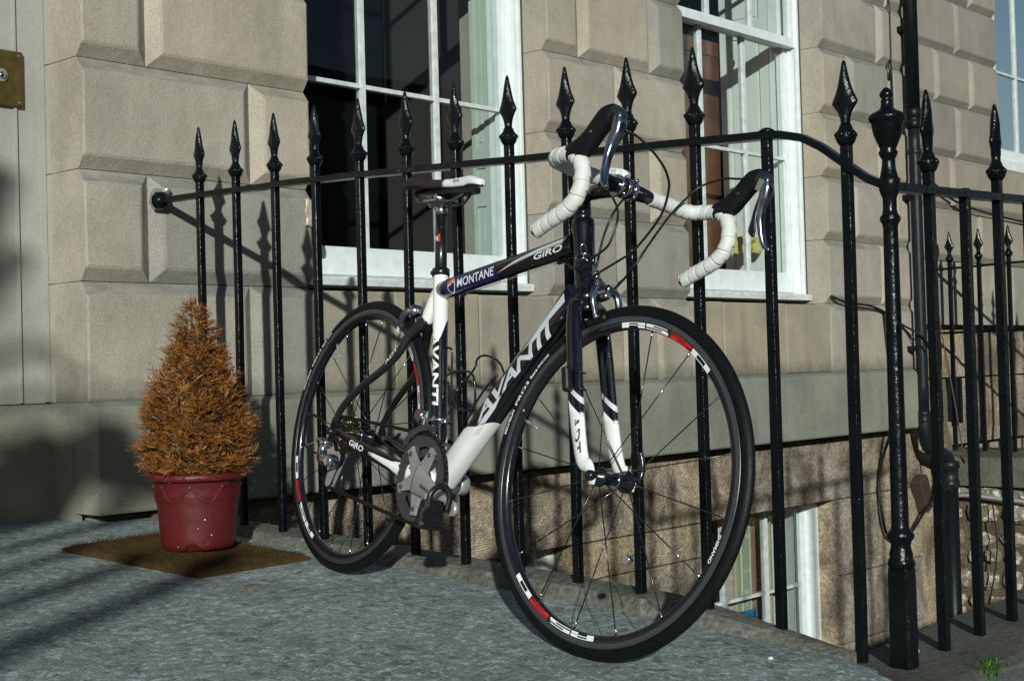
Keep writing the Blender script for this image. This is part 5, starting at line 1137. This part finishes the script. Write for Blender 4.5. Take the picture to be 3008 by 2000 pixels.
# five spider lobes between the ring openings
crang = math.atan2(-.0445, .1685)
sp5 = MB()
for k in range(5):
    a = crang+2*math.pi*k/5+math.pi/5*0
    ex, ez = V(math.cos(a),0,math.sin(a)), V(-math.sin(a),0,math.cos(a)); p = BBX+V(0,-.0505,0)
    wi, wo = (.022, .009) if k else (.026, .012)
    sp5.prism([(.008,-wi),(.045,-wi*.62),(.070,-wo),(.079,-wo*1.25),(.079,wo*1.25),(.070,wo),(.045,wi*.62),(.008,wi)], p, ex, ez, V(0,-1,0), .0075)
sp5.lathe([(.026,-.060),(.028,-.058),(.028,-.044),(.020,-.040)], BBX, (0,1,0), 24)
bb(sp5, 'spider', M['steel_d'])
wb_ = MB()
for k in range(5):                       # web arms of the outer ring, with its openings between them
    a = crang+2*math.pi*k/5; ex, ez = V(math.cos(a),0,math.sin(a)), V(-math.sin(a),0,math.cos(a)); wb_.prism([(.050,-.013),(.060,-.011),(.0735,-.026),(.0735,.026),(.060,.011),(.050,.013)], BBX+V(0,-.0462,0), ex, ez, V(0,-1,0), .0034)
    wb_.lathe([(.0055,-.0005),(.0055,.002),(.0045,.003),(.0008,.0022)], BBX+V(0,-.0578,0)+ex*.0655+ez*0, (0,-1,0), 12)
bb(wb_, 'ring_arm', M['ringgrey'], ring_o)
CE = V(.5715, -.068, -.1150)
P = crv([BBX+V(.0,-.060,0), BBX+V(.045,-.0625,-.0118), BBX+V(.10,-.0655,-.0262), CE+V(.004,0,-.001)], 8); k = len(P)
ca = MB().tube(P, np.interp(np.linspace(0,3,k), range(4), [.034,.0255,.0172,.0150]), np.interp(np.linspace(0,3,k), range(4), [.0095,.0085,.0072,.0070]), n=20, up=V(.25,0,.97), p=2.5)
ca.lathe([(.0150,-.0066),(.0150,.0066)], CE+V(.003,0,0), (0,1,0), 20); arm = bb(ca, 'crank_arm', M['steel_d'])
d = MB(); ud = V(.1685,0,-.0445)/math.hypot(.1685,.0445); map2d(d, fit2d(text2d('SHIMANO', 1, bold=.02), .040, .083, -.004, .004), lambda u, v: BBX+ud*u+V(-ud[2],0,ud[0])*v+V(0,-.0722-u*.035,0)); bb(d, 'lettering', M['ringgrey'], arm)
# pedals
def pedal(c, s, name):
    c = np.asarray(c, float); y = lambda q: c+V(0, s*q, 0)
    d = MB(); d.lathe([(.0075,.0),(.0085,.006),(.0075,.012),(.0085,.030),(.0080,.050),(.006,.056)], c, (0,s,0), 16)
    bdy = [(-.040,.012),(-.022,.019),(.010,.014),(.026,.010),(.036,-.002),(.030,-.013),(.000,-.018),(-.030,-.016),(-.043,-.004)]
    tl = rotm(V(0,1,0), R_(97)); ex, ez = tl@V(1,0,0), tl@V(0,0,1)
    o = bb(d, name, M['blk_alloy'])
    b = MB()
    b.tube(crv([c+V(0,s*.012,0)+ex*.006+ez*.012, c+V(0,s*.012,0)-ex*.030+ez*.010, c+V(0,s*.030,0)-ex*.046+ez*.004, c+V(0,s*.055,0)-ex*.030+ez*.008, c+V(0,s*.056,0)+ex*.006+ez*.010], 6), .0050, .0065, n=10); 
    b.obox(c+V(0,s*.042,0)+ex*.022+ez*.0, (ex,(0,1,0),ez), (.020,.028,.010), 0, .004); b.obox(c+V(0,s*.042,0)+ex*.038+ez*.004, (ex,(0,1,0),ez), (.009,.031,.014), 0, .005)
    b.obox(c+V(0,s*.042,0), (ex,(0,1,0),ez), (.014,.024,.012), 0, .004)
    bb(b, 'pedal_body', M['plastic_b'], o); d = MB(); map2d(d, fit2d(text2d('LOOK', 1), -.012, .012, -.003, .003), lambda u, v: c+V(0,s*.0625,0)+ex*(u-.012)+ez*v); bb(d, 'lettering', M['decal_w'], o); return o
pedal(CE+V(.003,-.010,0), -1, 'pedal')
# left crank and pedal (far side)
CL = BBX-V(.1685,0,-.0445)+V(0,.068,0); P = crv([BBX+V(0,.060,0), BBX+V(-.05,.0625,.013), CL], 8); k = len(P)
la = MB().tube(P, np.interp(np.linspace(0,2,k), range(3), [.021,.0165,.0150]), .0072, n=16, up=V(.25,0,.97), p=2.5); la.lathe([(.021,.046),(.0225,.050),(.0225,.068),(.018,.071),(.010,.0712)], BBX, (0,1,0), 24); bb(la, 'crank_arm', M['steel_d'])
pedal(CL+V(0,.008,0), 1, 'pedal')
bs = MB(); bs.lathe([(.0215,-.034),(.0215,.034)], BBX, (0,1,0), 24); shell = bb(bs, 'bottom_bracket', M['whitep'])
for s in (-1, 1): bb(MB().lathe([(.0215,.034),(.0225,.035),(.0225,.0375),(.0215,.038),(.0220,.039),(.0220,.044),(.018,.045)], BBX, (0,s,0), 24), 'bearing_cup', M['steel'], shell)
# chain: side plates as one run of links round the rings
cy = -.0465
def arcpts(c, r, a0, a1, n, y): return [V(c[0]+r*math.cos(R_(a)), y, c[2]+r*math.sin(R_(a))) for a in np.linspace(a0, a1, n)]
PU, PL = V(.010,-.0455,-.060), V(-.024,-.0455,-.116)
pth = arcpts(V(0,0,0), .0395, 200, 88, 10, -.0440)+arcpts(BBX, .0995, 97, -85, 22, -.0480)+arcpts(PL, .0185, -85, -230, 10, -.0455)+arcpts(PU, .0185, -50, 60, 8, -.0450)+[V(-.012,-.044,-.042)]
Pc = np.array(pth); Pc = np.vstack([Pc, Pc[:1]]); seg = np.concatenate([[0], np.cumsum(np.linalg.norm(np.diff(Pc, axis=0), axis=1))]); nl = int(seg[-1]/.0127); ln = np.linspace(0, seg[-1], nl+1)
Q = np.stack([np.interp(ln, seg, Pc[:, k]) for k in range(3)], 1); chm = MB()
for i in range(nl):
    a, b = Q[i], Q[i+1]; t = (b-a)/(np.linalg.norm(b-a)+1e-9); up = np.cross(t, V(0,1,0)); off = .0030 if i % 2 else .0022
    for s in (-1, 1): chm.obox((a+b)/2+V(0,s*off,0), (t, up, (0,1,0)), (.0078,.0040,.0005))
    chm.lathe([(.0026,-.0026),(.0026,.0026)], a, (0,1,0), 6)
co_ = bb(chm, 'chain', M['chain']); co_['kind'] = 'stuff'
# rear derailleur
rdm = MB(); rdm.lathe([(.0105,-.088),(.0125,-.086),(.0125,-.068),(.010,-.064)], (-.008,0,-.030), (0,1,0), 18); rdm.tube(crv([(-.008,-.082,-.030),(-.020,-.084,-.030),(-.042,-.080,-.026)], 4), [.008]*9, n=10)
rdm.tube(crv([(-.010,-.080,-.032),(-.012,-.084,-.052),(.000,-.086,-.068),(.024,-.082,-.070)], 6), np.interp(np.linspace(0,3,19), range(4), [.010,.0125,.0135,.0125]), np.interp(np.linspace(0,3,19), range(4), [.009,.010,.011,.012]), n=16)
rdm.lathe([(.014,-.086),(.0165,-.083),(.0165,-.062),(.013,-.058)], (.022,0,-.070), (0,1,0), 20); rd = bb(rdm, 'rear_derailleur', M['steel'])
cg = MB()
for y_ in (-.0515, -.0385): cg.prism([(-.012,.010),(.004,.016),(.016,.008),(.016,-.010),(-.014,-.068),(-.026,-.074),(-.036,-.066),(-.034,-.048)], PU+V(0,y_-PU[1],.0), V(1,0,0), V(0,0,1), V(0,-1,0), .0018)
bb(cg, 'cage', M['steel_d'], rd)
for pc in (PU, PL): bb(toothed(MB(), pc, -.0, .004, 11, .0205, td=.005, rin=.006), 'jockey_wheel', M['plastic_b'], rd)
cb('derailleur_cable', [(.030,-.068,.004),(.009,-.070,-.008),(-.050,-.075,.021),(-.097,-.080,.033),(-.123,-.085,.019),(-.121,-.085,-.018),(-.100,-.085,-.044),(-.060,-.082,-.056),(-.030,-.082,-.058)], .0024)
# front derailleur
fd = MB(); c0 = BBX+SD*.138; fd.lathe([(.0180,-.006),(.0205,-.005),(.0205,.005),(.0180,.006)], c0, SD, 20)
fd.obox(c0+V(.026,-.004,.001), ((1,0,.1),(0,1,0),(0,0,1)), (.012,.006,.006), 0, .002); fd.lathe([(.0045,-.012),(.0045,.006)], c0+V(.034,0,0), (0,1,0), 12)
fd.obox(c0+V(-.026,-.020,.004), ((1,0,0),(0,1,0),(0,0,1)), (.013,.010,.013), 0, .005); fd.lathe([(.013,-.012),(.015,-.006),(.014,.006),(.009,.012)], c0+V(-.030,-.030,.006), (0,1,0), 16)
fdo = bb(fd, 'front_derailleur', M['steel'])
for y_ in (-.0575, -.0385): bb(MB().prism([(a_[0], a_[1]) for a_ in [(-.085,.070),(-.060,.096),(-.020,.113),(.012,.117),(.014,.104),(-.018,.099),(-.052,.083),(-.074,.058)]], BBX+V(0,y_,.004), V(1,0,0), V(0,0,1), V(0,-1,0), .0014), 'guide_plate', M['ringgrey'], fdo)
bb(MB().obox(c0+V(-.012,-.030,-.016), ((1,0,0),(0,1,0),(0,0,1)), (.006,.007,.018), 0, .002), 'guide_link', M['steel'], fdo)
bb(MB().lathe([(.0105,-.010),(.013,-.004),(.013,.004),(.0095,.010)], BBX+V(.034,-.020,.075), (.2,-1,.1), 14), 'chain_catcher', M['ringgrey'])
# chainstays
for s in (-1, 1):
    P = crv([(.385,s*.026,-.070),(.330,s*.034,-.064),(.24,s*.046,-.046),(.12,s*.058,-.022),(.035,s*.066,-.004),(.004,s*.067,.001)], 6); k = len(P)
    ra = np.interp(np.linspace(0,5,k), range(6), [.0185,.0185,.0165,.0135,.0115,.0105]); rb = np.interp(np.linspace(0,5,k), range(6), [.010,.010,.0095,.0085,.007,.004]); yo = 0
    if s < 0: P[:, 1] -= np.interp(np.linspace(0,5,k), [0,1,2,3,4,5], [0,0,.004,.004,0,0])
    co2 = bb(MB().tube(P, ra, rb, n=18, up=V(0,0,1)), 'chainstay', M['black'])
    if s < 0:
        wq = MB().tube(P[:16], ra[:16]*np.interp(np.arange(16), [0,8,15], [1,1,.5])+.0007, rb[:16]+.0007, n=18, up=V(0,0,1)); bb(wq, 'white_end', M['whitep'], co2)
        d = MB(); A1, B1 = V(.098,-.0735,-.0165), V(.170,-.0665,-.0315); dd = (B1-A1)/np.linalg.norm(B1-A1); map2d(d, fit2d(text2d('GiRO', 1, shear=.15, bold=.02), 0, .062, -.007, .007), lambda u, v: A1+dd*u+V(-dd[2],0,dd[0])*v); bb(d, 'lettering', M['decal_w'], co2)
    drp = MB(); drp.prism([(-.016,-.012),(-.006,-.018),(.010,-.010),(.040,-.014),(.046,.000),(.016,.012),(.006,.030),(-.010,.034),(-.016,.010)], (0,s*.064,0), V(1,0,0), V(0,0,1), V(0,s,0), .006)
    if s < 0: drp.prism([(-.014,-.010),(.0,-.016),(.002,-.034),(-.010,-.042),(-.018,-.034)], (0,-.064,0), V(1,0,0), V(0,0,1), V(0,-1,0), .006)
    bb(drp, 'dropout', M['blk_alloy'], co2)
# seat stays: white mono stay, carbon wishbone
bb(MB().tube(crv([BBX+SD*.452+V(-.004,0,0), (.258,0,.345), (.247,0,.315), (.236,0,.285)], 6), np.interp(np.linspace(0,3,19), range(4), [.014,.0165,.0175,.0160]), np.interp(np.linspace(0,3,19), range(4), [.012,.0135,.0150,.0150]), n=18), 'mono_stay', M['whitep'])
S_R = [(.238,-.004,.290),(.229,-.010,.274),(.208,-.024,.246),(.190,-.035,.203),(.147,-.045,.161),(.094,-.053,.126),(.045,-.060,.088),(.012,-.064,.053),(-.003,-.066,.020)]
rads = [.0155,.0150,.0115,.0098,.0092,.0090,.0088,.0085,.0075]
for s in (-1, 1):
    P = crv([(a, -s*b if s > 0 else b, c_) for a, b, c_ in S_R], 6); k = len(P); rr = np.interp(np.linspace(0,8,k), range(9), rads); ss = bb(MB().tube(P, rr, rr*.9, n=16), 'seatstay', M['carbon'])
    if s < 0:
        d = MB(); A1, B1 = V(.2015,-.0385,.226), V(.166,-.0505,.176); dd = (A1-B1)/np.linalg.norm(A1-B1); map2d(d, fit2d(text2d('ADT', 1, shear=.2, bold=.02), 0, .052, -.0045, .005), lambda u, v: B1+dd*u+V(-dd[2],0,dd[0])*v+V(0,-.0015,0)); bb(d, 'lettering', M['silver'], ss)
# brakes
def caliper(c, fwd, steer, name, up, k=1.0):
    c = np.asarray(c, float); f = np.asarray(fwd, float); u = np.asarray(up, float); d = MB(); G = lambda a, y, h: c+f*a+V(0,y,0)+u*h*k
    d.lathe([(.006,-.006),(.009,-.004),(.009,.016),(.006,.020)], c, f, 14)
    for s in (-1, 1):
        d.tube(crv([G(.010,s*.006,.020), G(.012,s*.030,.008), G(.012,s*.036,-.014), G(.010,s*.031,-.036), G(.008,s*.026,-.050)], 5), np.interp(np.linspace(0,4,21), range(5), [.008,.0085,.0078,.007,.008]), np.interp(np.linspace(0,4,21), range(5), [.0055,.006,.0058,.0055,.006]), n=12)
        d.lathe([(.005,-.006),(.005,.006)], G(.010,s*.026,-.047), (0,1,0), 12)
    if steer: d.tube(crv([G(.014,-.006,.016), G(.016,-.024,.026), G(.014,-.030,.044)], 5), [.0075]*11, n=10)
    o = bb(d, name, M['lever'] if steer else M['ringgrey'], None, steer)
    if not steer: bb(MB().lathe([(.001,-.020),(.010,-.017),(.0145,-.008),(.0155,.002),(.013,.012),(.006,.018),(.001,.019)], G(.010,-.012,.016), (0,1,.1), 16), 'cam_cap', M['steel'], o)
    for s in (-1, 1): bb(MB().obox(G(-.002,s*.0155,-.050), (f,(0,1,0),u), (.026,.0045,.0055), 0, .002), 'brake_pad', M['plastic_b'], o, steer)
    if not steer: return o
    bb(MB().lathe([(.0045,0),(.0050,.002),(.0050,.014),(.003,.018)], G(.014,-.030,.040), u, 10), 'barrel_adjuster', M['steel'], o, steer)
    bb(MB().tube([G(.014,-.030,.040), G(.013,-.030,.0), G(.012,-.033,-.045)], .0011, n=5), 'brake_wire', M['steel'], o, steer)
    return o
caliper((.868,0,.345), (.951,0,.309), True, 'front_brake', (-.309,0,.951)); caliper((.202,0,.292), (-.72,0,.69), False, 'rear_brake', (.69,0,.72), .8)
# bottle cage
bc = MB()
for p in ([(.379,-.010,.100),(.351,-.012,.211),(.347,-.005,.226),(.347,.008,.227),(.349,.012,.215),(.366,.012,.149),(.385,.010,.090)],
          [(.380,-.020,.150),(.406,-.030,.162),(.451,-.036,.173),(.494,-.034,.176),(.512,-.030,.168),(.520,-.028,.150),(.520,-.020,.112),(.488,-.010,.095),(.445,-.020,.098),(.412,-.028,.150)],
          [(.575,.018,.165),(.536,.030,.187),(.512,.035,.204),(.477,.036,.217),(.438,.036,.220),(.417,.036,.210),(.424,.030,.194),(.404,.030,.171),(.376,.026,.143),(.374,.016,.125)],
          [(.385,.0,.078),(.425,-.015,.092),(.448,-.028,.105)], [(.500,-.020,.070),(.522,-.024,.098),(.535,-.024,.118),(.560,-.022,.150),(.585,-.018,.175)]):
    bc.tube(crv(p, 6), .0026, n=8)
for z in (.11, .19): bc.lathe([(.004,0),(.004,.006)], BBX+SD*(z+.07)+V(.017,-.004,0), (1,-.3,0), 8)
bb(bc, 'bottle_cage', M['blk_alloy'])

# ================================================================== SMALL THINGS ON THE GROUND
tp_ = MB(); vs = []
for i in range(5):
    for j in range(9): vs.append((.575+.012*i+.004*math.sin(j*1.3), -.004-.006*abs(math.sin(i*.9+j*.5)), 1.005-.0115*j+.004*math.sin(i*2.0)))
tp_.add(vs, [(i*9+j, (i+1)*9+j, (i+1)*9+j+1, i*9+j+1) for i in range(4) for j in range(8)], 0, True)
tpo = tp_.build('tape_scrap', simple('yellowed_tape', (.42,.36,.25), .3, var=.25, vs=60), loc=(.6,-.005,.95)); tpo.modifiers.new('s', 'SOLIDIFY').thickness = .001
tag(tpo, 'crumpled yellowed scrap of tape on the stone left of the dark window', 'tape')

def pebble(p, s, m, label, cat='stone', n=9):
    mb = MB(); rings = []
    for i in range(6):
        t = i/5; r = math.sin(math.pi*min(.97, max(.03, t))); rings.append([(p[0]+s[0]*r*math.cos(a)*(1+.18*mnoise.noise(Vector((a, t*3, p[0]*9)))), p[1]+s[1]*r*math.sin(a)*(1+.18*mnoise.noise(Vector((a+4, t*3, p[1]*9)))), p[2]+s[2]*(1-math.cos(math.pi*t))) for a in np.linspace(0, 2*math.pi, n+1)[:-1]])
    mb.loft(rings, 0, False); o = mb.build('pebble', m, loc=tuple(p)); tag(o, label, cat)
M['chip'] = stone('white_chip_stone', (.5,.5,.48), (.68,.68,.65), scale=20, fine=200, rand=0, stain_amt=.2, streak=0)
pebble((.100,-2.395,ZC+.003), (.018,.014,.010), M['chip'], 'small pale stone chip at the foot of the urn post')
pebble((.118,-2.375,ZC+.004), (.012,.012,.008), M['chip'], 'tiny pale stone chip behind the larger one by the urn post')
pebble((.530,-2.475,ZC+.012), (.040,.022,.007), M['chip'], 'flat white pebble on the dark coping at the right edge')
pebble((-.172,-2.245,zl(-2.245)-.001), (.006,.005,.003), M['decal_w'], 'tiny white fleck on the landing beside the front wheel')
pebble((-.452,-1.03,zl(-1.03)-.003), (.028,.014,.003), simple('rusty_crumb', (.16,.09,.04), .9, var=.4), 'thin rusty flake lying on the landing in front of the doormat')
for gi, (gx, gy, sp_n, hh, lab) in enumerate(((.10,-2.553,110,.040,'bright green grass tuft sprouting at the coping edge, the largest one'), (.205,-2.555,40,.026,'small green grass tuft just right of the largest tuft'), (.300,-2.545,60,.032,'green grass tuft at the right edge of the coping'), (.62,-2.33,40,.03,'grass wisp growing behind the street railing bars'))):
    gb = MB()
    for q in range(sp_n):
        a = random.uniform(0, 6.28); r0 = abs(random.gauss(0, .012)); b = V(gx+r0*math.cos(a)*2.2, gy+r0*math.sin(a), ZC-.012); L = hh*random.uniform(.35, .8); o = V(math.cos(a), math.sin(a), 0)*L*random.uniform(.4, 1.3); wv = V(-math.sin(a), math.cos(a), 0)*.0014
        gb.add([b-wv, b+wv, b+o*.45+V(0,0,L*.7)+wv*.7, b+o*.45+V(0,0,L*.7)-wv*.7, b+o+V(0,0,L*.8)], [(0,1,2,3),(3,2,4)])
    tag(gb.build('grass_tuft', M['grass'], loc=(gx, gy, ZC-.012)), lab, 'grass', 'grass tufts along the coping')
# bare street tree standing behind the photographer towards the sun; its branches shade the doorway side
tr_ = thing('street_tree', 'bare young street tree standing out of view towards the sun', 'tree', (-6.6, -5.0, ZC))
S_ = SUN/abs(SUN[1])
def back(p, t): return np.asarray(p, float)-S_*t
TK = [V(-6.6,-5.0,ZC-.1), V(-6.58,-4.98,.8), V(-6.62,-5.02,1.5), V(-6.55,-5.05,2.4), V(-6.65,-5.0,3.6), V(-6.6,-5.1,5.2)]
MB().tube(crv(TK, 5), np.interp(np.linspace(0,5,26), range(6), [.10,.085,.075,.06,.045,.02]), n=12).build('trunk', M['tree_bark'], tr_)
br = MB()
def branch(a, b, ta, tb, r0, r1, root=None):
    pa, pb_ = back(a, ta), back(b, tb); pts = [pa, (pa*.6+pb_*.4)+V(0,0,.015), pb_]
    if root is not None: pts = [root]+pts
    P = crv(pts, 5); br.tube(P, np.linspace(r0, r1, len(P)), n=7)
branch((-1.75,-1.56,zl(-1.56)), (-.30,-.74,zl(-.74)), 4.4, 3.7, .070, .042, TK[2])
branch((-1.70,-1.25,zl(-1.25)), (-.46,-.585,zl(-.585)), 4.4, 3.8, .058, .036, TK[2])
branch((-1.55,-.95,zl(-.95)), (-.42,-.30,zl(-.3)), 4.5, 3.9, .045, .028, TK[2])
branch((-1.2,-.50,zl(-.5)), (-.16,-.05,.05), 4.6, 4.0, .045, .026, TK[2])
branch((-.75,.214,.05), (-.395,.214,1.05), 4.2, 4.0, .070, .050, TK[3]); branch((-.60,.214,.45), (-.33,.214,.80), 4.4, 4.2, .045, .03, TK[3])
for k in range(6): branch((-.66+.05*k,-.05,.30-.035*k), (-.16+.030*k,-.05,.28-.045*k), 4.5+.1*k, 4.2+.1*k, .030, .020, TK[2])
for k in range(3): branch((-.56+.03*k,.0,.60-.14*k), (-.26+.02*k,-.02,.42-.10*k), 4.6, 4.3, .022, .012, TK[3])
br.build('limbs', M['tree_bark'], tr_)
tw = MB()
for q in range(60):
    b = TK[5]+V(random.gauss(0,.2), random.gauss(0,.2), random.uniform(-1.6,.1)); e = b+V(random.uniform(-1.2,.1), random.uniform(-.5,.6), random.uniform(.2,1.2)); tw.tube([b, (b+e)/2+V(0,0,.1), e], [.012,.008,.003], n=5)
tw.build('crown', M['tree_bark'], tr_)
# terrace across the street, behind the photographer: only mirrored in gloss paint and panes
ot = thing('opposite_terrace', 'stone terrace across the street, out of view behind the photographer', 'building', (0, -34, ZC))
ow = MB(); ow.box((-60, -42, ZC-.2), (70, -34, 10.2)); ow = ow.build('wall', M['neigh'], ot)
MB().loft([[(x, -42.2, 10.2), (x, -33.8, 10.2), (x, -33.8, 10.5), (x, -38, 12.3), (x, -42.2, 10.5)] for x in (-60.2, 5, 70.2)], 0, False).build('roof', M['pipe_g'], ot)
for i in range(40):
    for zz in (1.2, 4.6, 7.6): MB().box((-58+i*3.2, -34.05, zz), (-56.8+i*3.2, -33.97, zz+2.2)).build('window', M['dark'], ot)
